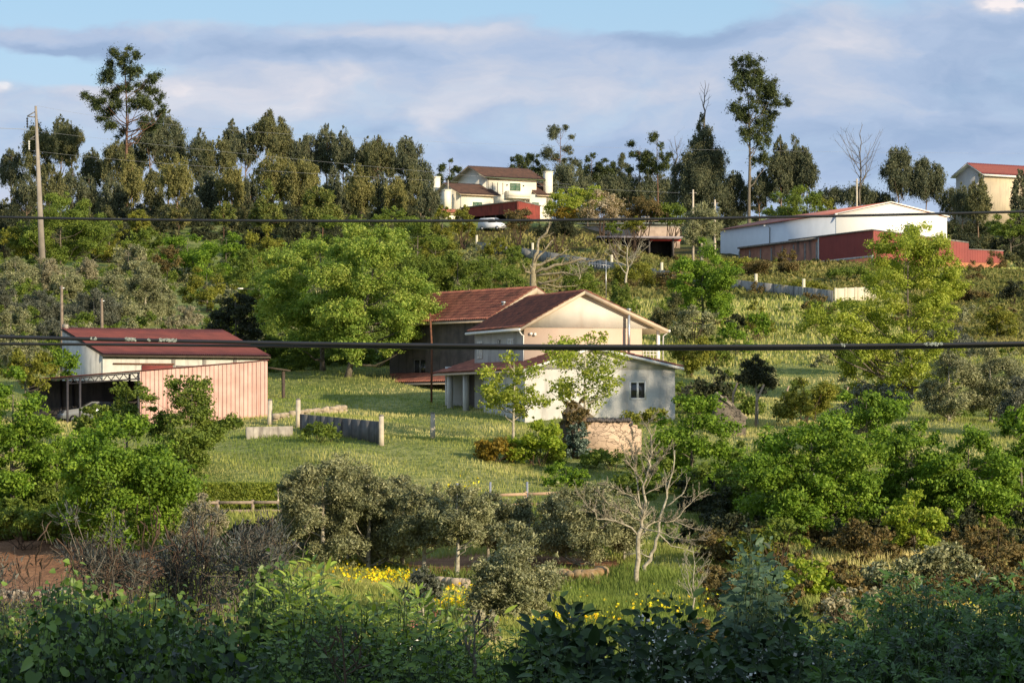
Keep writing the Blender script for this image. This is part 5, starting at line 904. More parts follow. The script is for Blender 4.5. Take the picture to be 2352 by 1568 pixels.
# ------------------------------------------------------------------ hillside and village trees
hs=[('bush','low_bush',1150,545,80,470,585,'bush hiding the upper start of the long slab wall','bush',dict(lmat='yolive')),
('bush','low_bush',1290,590,90,420,630,'green bush across the slab wall behind the dead tree','bush',dict(lmat='mid')),
('bush','low_bush',1460,600,120,400,655,'wide green brown bush over the middle of the slab wall','bush',dict(lmat='yolive')),
('bush','low_bush',1545,620,80,390,660,'brown bush just right of the thin leafless tree, by the wall','bush',dict(lmat='brown')),
('tree','small_tree',1335,600,90,345,680,'small light green tree above the rear gable roof','tree',dict(lmat='mid')),
('bush','low_bush',1850,640,110,385,672,'olive brown thicket above the slab wall end','bush',dict(lmat='yolive')),
('bush','low_bush',1770,600,140,402,628,'brown thicket in the weed field below the factory','bush',dict(lmat='brown')),
('bush','low_bush',1950,610,110,395,640,'greenish thicket right below the red workshop corner','bush',dict(lmat='mid')),
('bush','low_bush',1690,590,80,415,618,'small mixed thicket below the left end of the brick wall','bush',dict(lmat='yolive')),
('tree','small_tree',1690,740,90,290,810,'bright little tree on the terrace right of the tall scrub','tree',dict(lmat='bright')),
('tree','small_tree',1960,760,90,275,850,'small green tree left of the tall poplar trunk','tree',dict(lmat='mid')),
('tree','small_tree',2290,700,100,320,780,'olive toned tree high on the right edge slope','tree',dict(lmat='yolive')),
('bush','low_bush',2230,650,90,350,690,'rust brown bush at the top of the right edge slope','bush',dict(lmat='brown')),
('bush','low_bush',1640,770,90,272,830,'fresh green bush behind the dark orange tree','bush',dict(lmat='mid')),
('tree','green_tree',335,520,110,418,610,'green tree between the large tree behind the pole and the bright ones','tree',dict(lmat='mid')),
('tree','green_tree',250,500,110,430,600,'soft green tree right behind the large one by the power pole','tree',dict(lmat='yolive')),
('tree','green_tree',655,600,110,340,720,'green tree left of the huge ash, uphill','tree',dict(lmat='bright')),
('tree','green_tree',790,490,120,425,580,'mid green tree under the eucalyptus wood, behind the left ash','tree',dict(lmat='mid')),
('tree','green_tree',1015,470,60,440,560,'slim green tree left of the tall bush by the red shed','tree',dict(lmat='yolive')),
('tree','small_oak',205,925,80,192,1000,'small leafy tree in front of the silvery car','tree',dict(lmat='mid')),
('tree','small_oak',130,1000,110,174,1110,'small leafy tree between the left edge oak and the largest bright oak','tree',dict(lmat='bright')),
('tree','chestnut_tree',140,440,240,412,612,'large green tree behind the utility pole','tree',dict(lmat='mid',clk=1.4)),
('bush','dark_bush',8,505,70,420,575,'dark bush beside the utility pole at the frame edge','bush',dict(lmat='dark')),
('tree','green_tree',40,520,100,412,600,'leafy tree at the foot of the utility pole','tree',dict(lmat='yolive')),
('bush','tangled_bush',225,640,70,380,690,'bright low bush under the large tree behind the pole','bush',dict(lmat='mid')),
('tree','green_tree',430,535,150,410,640,'bright green tree left of the candled pines','tree',dict(lmat='bright')),
('tree','green_tree',520,530,150,405,650,'bright green tree below the left candled pine','tree',dict(lmat='bright')),
('tree','green_tree',580,570,110,395,665,'fresh green tree in front of the brownish pine','tree',dict(lmat='mid')),
('tree','green_tree',700,530,130,400,640,'green tree between the two young pines and the huge ash','tree',dict(lmat='mid')),
('tree','pale_tree',475,610,130,350,710,'pale yellow green tree above the tin roofed barn','tree',dict(lmat='yolive')),
('tree','pale_tree',570,640,90,345,720,'pale tree behind the dark evergreen','tree',dict(lmat='yolive')),
('tree','grey_poplar',295,560,80,385,660,'thin grey leafed tree above the olive slope','tree',dict(lmat='olive',clk=.6)),
('tree','grey_poplar',385,560,70,390,650,'brownish thin tree between olives and bright trees','tree',dict(lmat='brown',clk=.6)),
('tree','dark_evergreen',540,668,135,262,805,'near black evergreen beside the barn roof','tree',dict(lmat='dark',clk=1.3)),
('bush','low_bush',640,650,90,330,720,'green bush peeping between evergreen and ash','bush',{}),
('tree','locust_tree',735,540,310,256,810,'huge light green ash, left one with the dark trunk','tree',dict(lmat='ash',clk=1.6,bx=742)),
('tree','locust_tree',870,512,300,250,835,'huge light green ash, right one with the brown trunk','tree',dict(lmat='ash',clk=1.6,bx=797)),
('tree','round_tree',960,500,170,330,690,'green tree behind the right huge ash','tree',dict(lmat='mid')),
('tree','round_tree',905,470,120,420,600,'fresh tree top under the red shed','tree',dict(lmat='mid')),
('tree','round_tree',1050,575,160,330,700,'rounded green tree behind the older tiled house','tree',dict(lmat='mid')),
('tree','round_tree',1130,590,130,345,690,'yellowish green tree left of the dead tree','tree',dict(lmat='mid')),
('tree','round_tree',1000,540,120,360,650,'light crown between the ash and the walled field','tree',dict(lmat='yolive')),
('bush','low_bush',1180,620,90,320,690,'green bush at the foot of the dead tree','bush',{}),
('bush','round_bush',1422,640,74,282,730,'round dark green bush beside the roof aerial','bush',dict(lmat='mid')),
('tree','round_tree',1615,545,165,300,740,'fresh green tree in front of the white factory','tree',dict(lmat='bright',clk=1.2)),
('olive','olive_tree',1612,462,95,390,570,'grey green tree at the left end of the factory wall','olive tree',{}),
('bush','mimosa_bush',1292,430,90,470,500,'green bush beside the white house','bush',dict(lmat='poplar')),
('bush','flowering_bush',1300,474,64,466,504,'bush covered with orange yellow flowers below the white house','bush',dict(lmat='gold')),
('tree','light_green_tree',1350,425,90,480,480,'light green tree behind the yellow flowered bush','tree',dict(lmat='poplar')),
('bush','blossom_tree',1382,435,105,462,510,'pinkish white blossom tree right of the white house','tree',dict(lmat='blossom')),
('bush','low_bush',1470,450,110,470,505,'brownish bush behind the pergola','bush',dict(lmat='brown')),
('bush','low_bush',1540,465,90,470,520,'dark bush at the right end of the pergola','bush',{}),
('bush','citrus_bush',1455,495,60,440,535,'small lemon bush among the pergola poles','bush',dict(lmat='yolive')),
('bush','low_bush',1410,508,40,436,538,'small bush on the retaining wall','bush',{}),
('bush','dark_bush',1190,478,70,445,530,'shrub with pale flowers before the red shed','bush',dict(lmat='brown')),
('bush','dark_bush',1275,500,100,445,545,'dark green bush beside the parked van','bush',dict(lmat='dark')),
('bush','low_bush',1065,470,60,448,545,'tall bush at the left corner of the red shed','bush',dict(lmat='yolive')),
('bush','scrub_bush',1540,670,100,300,760,'bush of upright brownish stems right of the roof aerial','bush',dict(lmat='eucb')),
('bush','scrub_bush',1590,700,110,290,780,'grey scrub below the fresh green tree','bush',dict(lmat='olive')),
('bush','laurel_bush',1590,768,110,260,860,'dark laurel with pale flower heads beyond the gable end','bush',dict(lmat='yolive')),
('tree','orange_tree',1640,838,95,250,945,'dark orange tree beyond the house corner','tree',dict(lmat='dark')),
('bush','pale_bush',1588,885,60,236,940,'pale leafed bush at the right corner of the house','bush',dict(lmat='silver')),
('bush','low_bush',1745,690,80,290,765,'rounded brownish bush on the green slope','bush',dict(lmat='yolive')),
('bush','low_bush',1740,715,60,285,770,'bright green bush in front of the rounded brownish one','bush',dict(lmat='bright')),
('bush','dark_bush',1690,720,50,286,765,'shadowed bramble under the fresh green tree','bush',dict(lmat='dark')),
('bush','low_bush',1870,670,60,300,740,'brown upright shrub left of the pale wall','bush',dict(lmat='brown')),
('bush','vine_bush',1850,865,160,222,965,'tangle of pale vine leaves among the bent concrete posts','vine',dict(lmat='yolive')),
('bush','grey_bush',2000,880,200,245,1000,'brown grey thicket at the foot of the tall poplar','bush',dict(lmat='olivedark')),
('olive','olive_tree',1735,812,96,209,905,'round dark olive tree on a thin bent trunk','olive tree',dict(lmat='dark',bx=1738)),
('olive','olive_tree',2200,740,160,285,840,'dark grey olive at the top of the right slope','olive tree',dict(lmat='olivedark')),
('olive','olive_tree',2180,800,150,250,960,'large olive behind the right row of green trees','olive tree',{}),
('olive','olive_tree',2275,790,170,245,965,'brownish olive, largest near the right edge','olive tree',{}),
('olive','olive_tree',2345,860,110,235,1000,'olive cut off by the right frame edge','olive tree',dict(lmat='olivedark')),
('bush','dark_bush',2330,640,80,330,690,'dark round bush on the upper right field','bush',dict(lmat='dark')),
]
for k,nm,x,t,w,D,cb,lb,cat,kw in hs:
    kw=dict(kw)
    if 'lmat' in kw: kw['lmat']=LM[kw['lmat']]
    kw.setdefault('trunk',k!='bush')
    tree(k,nm,x,t,w,D,lb,cat,cb=cb,**kw)
pp=[(1650,20),(1620,80),(1560,100),(1680,90),(1750,130),(1800,110),(1420,120),(1400,160),(1460,180),(1530,160),(1600,180),(1680,180),(1760,200),(1820,180),(1450,260),(1520,280),(1600,280),(1700,270),(1780,290),(1850,250),(1380,330),(1460,360),(1540,380),(1640,370),(1730,360),(1820,370),(1900,380),(1930,400),(1300,400),(1400,430),(1700,450),(1800,460),(1880,430),(1450,500),(880,640),(960,610),(1050,560),(1130,540),(1200,560),(1100,640),(1180,680),(1000,680),(1260,600),(1300,680),(1350,560),(1400,640),(1230,740),(1330,760),(1150,760),(1450,720),(1500,640),(1650,560),(1720,560),(1800,560),(1860,620),(1620,640),(1700,660),(1780,700),(1640,740),(1720,780),(1800,760),(1180,900),(1250,870),(1350,880),(1450,860),(1550,880),(1650,900),(1780,880),(1880,900),(1900,960),(1200,980),(1300,960),(1400,980),(1500,1000),(1600,980),(1720,980),(1830,1000),(1260,1080),(1400,1080),(1500,1100),(1600,1100),(1350,1150),(1500,1200),(1620,1200),(1700,1150),(1580,1300),(1680,1280),(1550,820),(1450,800),(1380,820)]
tree('tree','tall_poplar',2085,512,330,232,'tall sunlit yellow green tree with pale trunk, reaching over the red factory wall','tree',bx=2092,custom=[(1548+a*.3418,516.8+b*.3418) for a,b in pp],rdisp=34,lmat=LM['poplar'],cover=1.15,r0=.2,nl=40,limbup=.6)
GO='olive trees on the slope above the barn'
for x,t,w,D,cb,lb,lm in [(35,585,120,360,690,'pale olive nearest the left edge, above the others','olive'),(100,590,90,355,680,'feathery olive in front of the utility pole','silver'),(25,700,110,320,800,'olive at the left edge beside the leaning wood pole','olive'),(95,665,120,335,760,'grey olive left of the wood pole','olivedark'),(215,660,140,330,760,'wide dark olive just above the barn roof','olivedark'),(270,690,130,310,755,'low olive touching the barn roof','olive'),(335,598,100,365,740,'tall brown olive above the barn roof','olive'),(60,775,120,300,850,'olive behind the lean-to roof','olive'),(180,690,90,325,750,'small grey olive between the two wood poles','olive'),(405,720,60,315,760,'little olive on the strip of lawn','silver'),(430,700,70,330,755,'low pale bush beside the lawn','silver'),(150,610,80,350,700,'grey olive between the wood pole and the large green tree','olive'),(200,590,80,370,670,'pale olive right under the large green tree','silver'),(265,620,90,358,710,'olive with a rounded grey head left of the tall brown one','olive'),(370,650,80,345,730,'soft grey olive next to the lawn, uphill side','olive'),(10,640,90,345,740,'dull olive at the frame edge below the bush by the power pole','olivedark'),(300,560,70,392,640,'small olive under the drooping eucalyptus','silver'),(130,730,110,305,790,'dark olive behind the barn end','olivedark')]:
    tree('olive','olive_tree',x,t,w,D,lb,'olive tree',cb=cb,group=GO,lmat=LM[lm])
# ------------------------------------------------------------------ nearer trees
nr=[('bush','low_bush',1405,1030,150,184.5,None,'leafy bush along the foot of the ruined wall','bush',dict(lmat='mid')),
('tree','oak_tree',1725,1010,160,171,1205,'shaded oak left of the broad round one','tree',dict(lmat='mid')),
('bush','dark_bush',735,968,90,200.5,1010,'dark weeds leaning over the dark slab fence','bush',dict(lmat='mid')),
('bush','dark_bush',1480,935,110,203,0,'grass and weeds at the foot of the low gable wall','bush',dict(lmat='yolive')),
('tree','oak_tree',30,840,240,172,1200,'big green oak cut by the left edge','tree',dict(lmat='bright',clk=1.3)),
('tree','oak_tree',60,800,130,200,900,'light crown just under the lean-to roof end','tree',dict(lmat='yolive')),
('tree','oak_tree',130,800,100,222,870,'small green tree against the barn end wall','tree',dict(lmat='bright')),
('tree','oak_tree',285,945,350,157,1268,'largest bright oak in front of the pink tin wall','tree',dict(lmat='bright',clk=1.7)),
('tree','oak_tree',440,862,235,182,1085,'olive tinged oak leaning against the pink tin wall','tree',dict(lmat='mid',clk=1.2,env='round')),
('tree','oak_tree',290,875,140,186,1000,'small oak at the left end of the pink tin wall','tree',dict(lmat='mid')),
('bush','dark_bush',60,1165,200,160,1235,'dark green bush on the bank above the red soil','bush',dict(lmat='mid')),
('olive','olive_tree',468,1130,100,152,1245,'small sunlit olive in front of the clipped hedge','olive tree',dict(lmat='silver')),
('olive','olive_tree',740,1040,215,152,1290,'biggest olive, left end of the row below the meadow','olive tree',{}),
('olive','olive_tree',800,1070,140,156,1280,'olive squeezed between the two biggest ones','olive tree',{}),
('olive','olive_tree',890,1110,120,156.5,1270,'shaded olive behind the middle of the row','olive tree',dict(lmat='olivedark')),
('olive','olive_tree',1120,1125,120,154,1255,'olive between the white trunks and the fence rails','olive tree',{}),
('olive','olive_tree',1435,1140,110,155,1270,'olive partly behind the large bare tree','olive tree',{}),
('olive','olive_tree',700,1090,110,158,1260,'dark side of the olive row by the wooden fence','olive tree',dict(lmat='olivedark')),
('olive','olive_tree',845,1058,205,153,1295,'second big olive of the row, right of the biggest','olive tree',{}),
('olive','olive_tree',925,1090,150,154,1280,'olive in the middle of the row','olive tree',{}),
('olive','olive_tree',975,1105,130,151,1262,'olive with one slim forked pale trunk','olive tree',dict(bx=975)),
('olive','olive_tree',1050,1110,145,149,1258,'olive on two white trunks above the stone wall','olive tree',dict(bx=1050)),
('olive','olive_tree',1215,1135,180,155,1275,'olive behind the foremost olive, under the fence rails','olive tree',{}),
('olive','olive_tree',1360,1105,215,152,1290,'wide olive left of the bare tree','olive tree',{}),
('olive','olive_tree',1300,1150,90,157,1230,'small dark olive beside the fence rails','olive tree',dict(lmat='olivedark')),
('olive','olive_tree',1182,1192,205,131,1450,'foremost silvery olive in the yellow flowers','olive tree',dict(clk=1.3)),
('olive','olive_tree',970,1298,90,128,1400,'small dark olive before the stone wall','olive tree',dict(lmat='olivedark')),
('tree','walnut_tree',1180,805,175,190,965,'young walnut tree with airy leaves beside the porch','tree',dict(lmat='poplar',cover=.55,clk=1.1,env='round',bark='pale')),
('tree','walnut_tree',1345,760,195,193,950,'airy tree in front of the low gable windows','tree',dict(lmat='poplar',cover=.36,clk=1.1,env='round',bark='pale')),
('bush','gold_bush',1137,1003,98,186,None,'golden bush in the meadow','bush',dict(lmat='gold',cover=1.2,clk=1.3)),
('bush','ivy_bush',1232,962,140,186,None,'rounded bright ivy clump on the ruined wall','ivy',dict(lmat='lime',cover=1.5,clk=1.6,env='round')),
('bush','rusty_creeper',1322,915,62,188.2,985,'rusty brown creeper over the jagged ruin corner','creeper',dict(lmat='brown')),
('bush','blue_shrub',1325,950,60,188,1060,'blue green shrub against the ruined wall end','bush',dict(lmat='blue')),
('tree','green_tree',1300,1060,110,178,1130,'low leafy branches beneath the ruined wall','tree',dict(lmat='bright')),
('tree','oak_tree',1590,900,250,178,1190,'tall oak hiding the ruined gable','tree',dict(lmat='bright',clk=1.4)),
('tree','oak_tree',1490,1020,190,176,1190,'shaded oak behind the bare tree','tree',dict(lmat='mid')),
('tree','oak_tree',1640,1060,170,172,1200,'dark oak side between bare tree and the round oak','tree',dict(lmat='mid')),
('tree','oak_tree',1865,950,350,164,1240,'broad round oak, largest of the right hand row','tree',dict(lmat='bright',clk=1.9)),
('tree','oak_tree',1990,895,190,188,1080,'yellow green oak top behind the broad round oak','tree',dict(lmat='bright')),
('tree','oak_tree',2080,960,230,167,1230,'oak in the middle of the right hand row','tree',dict(lmat='bright',clk=1.3)),
('tree','oak_tree',2225,970,260,165,1235,'oak with two slender trunks, second from the right edge','tree',dict(lmat='bright',clk=1.4)),
('tree','oak_tree',2345,930,170,168,1230,'oak cut by the right frame edge','tree',dict(lmat='bright')),
('tree','oak_tree',2100,1120,150,157,1275,'small yellow green oak hanging low over the scrub','tree',dict(lmat='lime')),
('tree','oak_tree',1865,1235,170,138,1405,'young lime green tree at the meadow corner','tree',dict(lmat='lime',env='cone',clk=1.2)),
('bush','low_bush',1790,1190,120,150,1255,'leafy shoots at the foot of the broad round oak','bush',dict(lmat='mid')),
('bush','heather_bush',1660,1215,130,152,1280,'rusty heather bush beneath the oaks','bush',dict(lmat='brown')),
('bush','heather_bush',1730,1215,130,150,1290,'olive brown heather bush by the meadow','bush',dict(lmat='yolive')),
('bush','heather_bush',1990,1190,120,154,1270,'brown upright scrub under the middle oak','bush',dict(lmat='brown')),
('bush','heather_bush',2170,1240,180,144,1330,'grey brown scrub mound on the right slope','bush',dict(lmat='olive')),
('bush','heather_bush',2290,1190,160,150,1300,'rust brown scrub under the slender trunks','bush',dict(lmat='brown')),
('bush','heather_bush',2040,1280,140,140,1350,'low grey brown scrub next to the lime green tree','bush',dict(lmat='olive')),
('bush','heather_bush',2330,1290,140,136,1390,'dark brown scrub at the lower right edge','bush',dict(lmat='brown')),
('bush','silver_bush',1960,1348,150,120,1440,'silvery rounded bush above the foreground shrubs','bush',dict(lmat='silver')),
('bush','low_bush',1740,1290,90,134,1345,'dark low bush between meadow and lime tree','bush',dict(lmat='mid')),
('bush','heather_bush',1610,1420,130,116,1475,'low brown bush behind the glossy shrubs','bush',dict(lmat='brown')),
('bush','pale_bush',1090,1400,120,118,1470,'pale bush behind the foreground peach shoots','bush',dict(lmat='silver',cover=.6)),
('bush','dark_bush',600,1190,180,160,1255,'shaded bush on the bank below the wooden fence','bush',dict(lmat='dark')),
]
for k,nm,x,t,w,D,cb,lb,cat,kw in nr:
    kw=dict(kw)
    if 'lmat' in kw: kw['lmat']=LM[kw['lmat']]
    kw.setdefault('trunk',k!='bush'); cb=cb or None
    if nm in('oak_tree',): kw['group']='oak trees in front of the village'
    if k=='olive': w*=1.12; kw.setdefault('cover',1.15)
    if nm=='olive_tree': kw['group']='olive trees on the terrace below the meadow'
    if nm=='heather_bush': kw['group']='scrub bushes on the lower slope'
    tree(k,nm,x,t,w,D,lb,cat,cb=cb,**kw)
r5=lambda L:[(746.5+a*.3418,1032.4+b*.3418) for a,b in L]
S=K*150/F
bare('bare_tree',146,[(r5([(2100,960),(2100,800),(2110,600),(2130,480),(2140,400)]),0.1292,0.0720),
(r5([(2140,400),(2150,250),(2170,100),(2200,0),(2165,-150),(2170,-215)]),0.0680,0.0090),
(r5([(2110,590),(2060,520),(1950,470),(1830,450),(1760,360),(1690,280)]),0.0544,0.0072),
(r5([(2120,470),(2000,400),(1900,350),(1830,270)]),0.0408,0.0072),(r5([(2135,400),(2080,320),(1980,270),(1860,215)]),0.0340,0.0060),
(r5([(2125,420),(2090,150),(2080,0),(2060,-110)]),0.0408,0.0060),(r5([(2090,150),(2020,60),(1990,-40)]),0.0238,0.0048),(r5([(2150,260),(2230,80),(2330,-20)]),0.0306,0.0060),
(r5([(2115,580),(2200,490),(2350,480),(2450,370),(2590,260)]),0.0510,0.0072),(r5([(2120,520),(2280,560),(2400,600),(2560,600)]),0.0340,0.0060),(r5([(2350,480),(2480,530),(2590,540)]),0.0238,0.0048),(r5([(2145,300),(2260,240),(2340,150)]),0.0272,0.0060)],
'large leafless pale barked tree in the middle of the meadow edge',mt=BM['white'],n1=30,depth=2,lmul=.22,depthsp=.35)
bare('bare_tree',149,[(r5([(2150,860),(2190,700),(2240,560),(2290,380),(2320,200),(2350,0)]),.1,.02),(r5([(2240,560),(2330,640),(2480,690)]),.04,.01),(r5([(2190,720),(2100,690),(2010,700)]),.035,.008),(r5([(2290,380),(2400,300),(2450,180)]),.04,.01)],
'slimmer leafless tree leaning right behind the large leafless one',mt=BM['pale'],n1=9,depth=1,lmul=.3)
r1=lambda L:[(746.5+a*.3418,516.8+b*.3418) for a,b in L]
bare('dead_tree',278,[(r1([(1400,470),(1395,330),(1405,250)]),.34,.2),(r1([(1405,250),(1420,180),(1440,100),(1480,50),(1510,0),(1515,-50)]),.17,.03),(r1([(1400,280),(1480,250),(1560,210),(1640,160)]),.16,.02),(r1([(1410,240),(1500,130),(1530,100)]),.12,.02),(r1([(1400,330),(1350,310),(1325,260)]),.12,.02),(r1([(1410,320),(1550,270),(1680,250),(1800,240),(1880,225)]),.18,.02),(r1([(1420,340),(1600,320),(1700,340),(1750,290)]),.12,.02),(r1([(1440,400),(1560,360),(1650,300)]),.1,.02),(r1([(1430,380),(1560,410),(1700,400)]),.1,.02),(r1([(1390,430),(1460,420),(1570,440)]),.08,.02)],
'gnarled dead tree with twisted pale limbs behind the tiled houses','dead tree',BM['birch'],n1=9,depth=1,lmul=.3)
autobare('bare_tree',1438,650,540,110,300,'thin leafless bush like tree on the hillside right of the dead one',BM['pale'],n=12,r=.03,trunkf=.15)
autobare('bare_tree',1592,1425,1255,85,124,'small leafless sapling in the grass below the large bare tree',BM['pale'],n=9,r=.018,trunkf=.2)
autobare('bare_tree',1330,640,585,90,310,'low leafless shrub right of the dead tree',BM['pale'],n=12,r=.03,trunkf=.1)
for x,b,t in((1113,0,0),):pass
# white trunks of the two-trunk olive show below its crown

for x,y,w,top,cv,lb in((48,172.5,8,23,.3,'tall airy eucalyptus beyond the right side of the view, dappling the low gable'),):
    D=y; dx=(512+x*F/D)/K; tree('euc','eucalyptus_tree',dx,(HY-top*F/D)/K,w*F/D/K,D,lb,'eucalyptus',cb=(HY-11.*F/D)/K,cover=cv,leafk=1.6)
# ------------------------------------------------------------------ ground cover
def scatter(n,y0,y1,mar=1.12,ex=None):
    """points on the slope, denser nearer"""
    y=1/np.sqrt(U(1/y1**2,1/y0**2,n)); x=U(-1,1,n)*.16*y*mar; return x,y
def veil(x,y): dx,dy=disp(x,y,gnd(x,y)); return dx,dy
def blades(mb,x,y,h,w,bend=.35):
    n=len(x); b=np.stack([x,y,gnd(x,y)-.03],1); th=U(0,math.pi,n); s=np.stack([np.cos(th),np.sin(th),np.zeros(n)],1)*w[:,None]*.5; l=rng.normal(size=(n,3))*bend*h[:,None]*.5; l[:,2]=0
    v=np.stack([b-s,b+s,b+l*.4+s*.7+np.stack([0*x,0*x,h*.6],1),b+l+np.stack([0*x,0*x,h],1)],1).reshape(-1,3); return v,np.arange(4*n).reshape(n,4)
def lown(x,y,s,ph=0): return .5+.25*(np.sin(x*s+ph)+np.sin(y*s*1.3+x*s*.4+ph*2))*.9+.12*np.sin(x*s*3.1+y*s*2.3+ph)
def tall(x,y): return np.clip(lown(x,y,.45,1)*1.3+rng.normal(size=len(x))*.15,.1,1.5)
mb=MB(); x,y=scatter(480000,112,262); dx,dy=veil(x,y)
soil=sinpatch(dx,dy,[(90,1312,330,90),(1180,1300,270,26)]); keep=(soil*(y<176)<.45)&~(((y>178.+.02*x)&(y<180.3+.02*x)&(x>12))|((y>172.+.02*x)&(y<174.3+.02*x)&(x<-20))); x,y=x[keep],y[keep]
h=.10+.17*tall(x,y)*U(.6,1.2,len(x)); h=np.where(y<170,h*2.,h); pn=lown(x,y,.25,3); v,f=blades(mb,x,y,h,np.maximum(.028,.00022*y)); pn2=lown(x,y,.11,5)*.6+lown(x,y,.7,2)*.4; r=np.clip(.22+.9*(pn-.35)+.8*(pn2-.4)+U(-.15,.25,len(x))-.15*(y<168),0,1); mb.add(v,f,np.repeat(r,4))
tag(mb.build('meadow_grass',LM['grass']),'long green and yellowish grass of the meadow','grass',kind='stuff')
mb=MB(); x,y=scatter(130000,262,470); dx,dy=veil(x,y); k=dx>1020; x,y,dx,dy=x[k],y[k],dx[k],dy[k]; br=sinpatch(dx,dy,[(1600,610,560,75),(2300,720,220,95),(1250,548,260,40)]); 
g=br<.3; v,f=blades(mb,x[g],y[g],.2+.25*tall(x[g],y[g]),.0005*y[g]); mb.add(v,f,np.repeat(U(0.1,.9,g.sum()),4)); tag(mb.build('field_grass',LM['grass']),'short green grass of the sloping right hand fields','grass',kind='stuff')
mb=MB(); g=~g; v,f=blades(mb,x[g],y[g],.25+.35*tall(x[g],y[g]),.0008*y[g],.8); mb.add(v,f,np.repeat(np.clip(lown(x[g],y[g],.2)*.6+U(0,.5,g.sum()),0,1),4))
n=22000; x,y=scatter(n,285,455); dx,dy=veil(x,y); br=sinpatch(dx,dy,[(1600,610,560,75),(2300,720,220,95),(1250,548,260,40)]); k=(br>.35)&(dx>1020); x,y=x[k],y[k]
C=np.stack([x,y,gnd(x,y)+.25],1)[:1600]; fill(mb,C,U(.4,.9,len(C)),30,.4,.2,1.,.6); tag(mb.build('dry_weeds',LM['straw']),'tall brown weeds and dead bracken below the factory','weeds',kind='stuff')
# undergrowth
def under(name,label,lm,n,y0,y1,cond,r0,r1,per,hz=.4):
    """per: 1 low clumps, 2 whole bushes"""
    x,y=scatter(n*6,y0,y1); dx,dy=veil(x,y); k=cond(dx,dy,x,y); x,y=x[k][:n],y[k][:n]; mb=MB(); Cs=[];Rs=[]
    for i in range(len(x)):
        w=U(r0,r1)*2; hh=w*U(.45,.95); z=float(gnd(x[i],y[i])); c,r=envclumps('bush',(x[i],y[i]),w,w,z-.15*hh,z+hh,8,.16*w,.9,.2,6); Cs.append(c);Rs.append(r)
    C=np.vstack(Cs);R=np.concatenate(Rs); px=C[:,1].mean()/F; L=max(.17,1.5*px); fill(mb,C,R,max(10,int(1.5*np.pi*(R**2).mean()*.8/(L*L*.25))),L,L*.5,1.,.85); tag(mb.build(name,LM[lm]),label,'undergrowth',kind='stuff')
under('undergrowth','mixed green undergrowth between the trees of the left hillside','mid',420,258,440,lambda a,b,x,y:(a<1180)&~((a>340)&(a<480)&(b>690)&(b<760)),.6,1.7,260)
under('undergrowth','olive brown bushes scattered over the left hillside','olive',330,262,440,lambda a,b,x,y:(a<1100)&~((a>340)&(a<480)&(b>690)&(b<760)),.5,1.5,230)
under('undergrowth','dark scrub on the floor of the ridge wood','dark',260,440,600,lambda a,b,x,y:(a<1000)|((a>1290)&((y>520)|(a>2200))),1.5,3.,110)
under('undergrowth','brown green scrub along the ridge edge','eucb',200,440,560,lambda a,b,x,y:(a<1010)|((a>1290)&((y>515)|(a>2200))),.9,2.2,110)
under('undergrowth','low scrub under the right hand row of oaks','brown',200,128,166,lambda a,b,x,y:(a>1620)&(b>1230)&(b<1420),.3,.8,260)
under('undergrowth','shaded green brambles under the right hand oaks','dark',90,158,182,lambda a,b,x,y:(a>1560)&(b>1110),.5,1.1,260)
under('undergrowth','weedy bushes across the right hand terraces','olive',26,232,330,lambda a,b,x,y:(a>1560)&(b>690)&(b<940),.4,1.3,150)
under('undergrowth','fresh green tufts across the right hand terraces','mid',45,215,330,lambda a,b,x,y:(a>1560)&(b>690)&(b<980),.4,1.0,150)
under('undergrowth','dark garden shrubs behind the huge ash trees','mid',90,262,300,lambda a,b,x,y:(a>600)&(a<1000),.8,1.8,200)
under('undergrowth','rusty bracken on the left bank above the red soil','brown',70,150,165,lambda a,b,x,y:(a<420)&(b>1200)&(b<1250),.25,.5,120)
under('undergrowth','green weeds on the left bank under the oaks','mid',120,158,178,lambda a,b,x,y:(a<460)&(b>1140)&(b<1240),.4,1.0,200)
under('undergrowth','brown thickets in the weed field below the factory','brown',40,300,455,lambda a,b,x,y:(a>1080)&(b>540),.5,1.5,150)
under('undergrowth','green and olive tufts in the fields behind the houses','mid',30,270,455,lambda a,b,x,y:(a>1150)&(b>540),.4,1.3,150)
# yellow flowers
mb=MB(); pts=[]
for cx,cy,sx,sy,n in((880,1335,70,14,240),(800,1305,40,14,70),(1100,1375,90,14,120),(1250,1440,140,10,620),(1060,1400,60,12,160),(1540,1410,120,20,60),(1060,1130,40,18,50),(690,1440,120,25,120),(300,1440,160,40,160),(1500,1400,200,30,40),(2200,1400,120,30,40)):
    for _ in range(n):
        a,b=rng.normal(cx,sx*.6),rng.normal(cy,sy*.6); hh=hit(a,b,100,200); pts.append(hh+[0,0,U(.25,.5)])
pts=np.array(pts); leaves(mb,pts,nrm(rdir(len(pts))+np.array([0,-.8,.6])),.11,.1,U(0,1,len(pts))); leaves(mb,pts,nrm(rdir(len(pts))+np.array([0,-.8,.6])),.11,.1,U(0,1,len(pts)))
tag(mb.build('yellow_flowers',LM['flower']),'patches of small yellow flowers in the lower grass','flowers',kind='stuff')
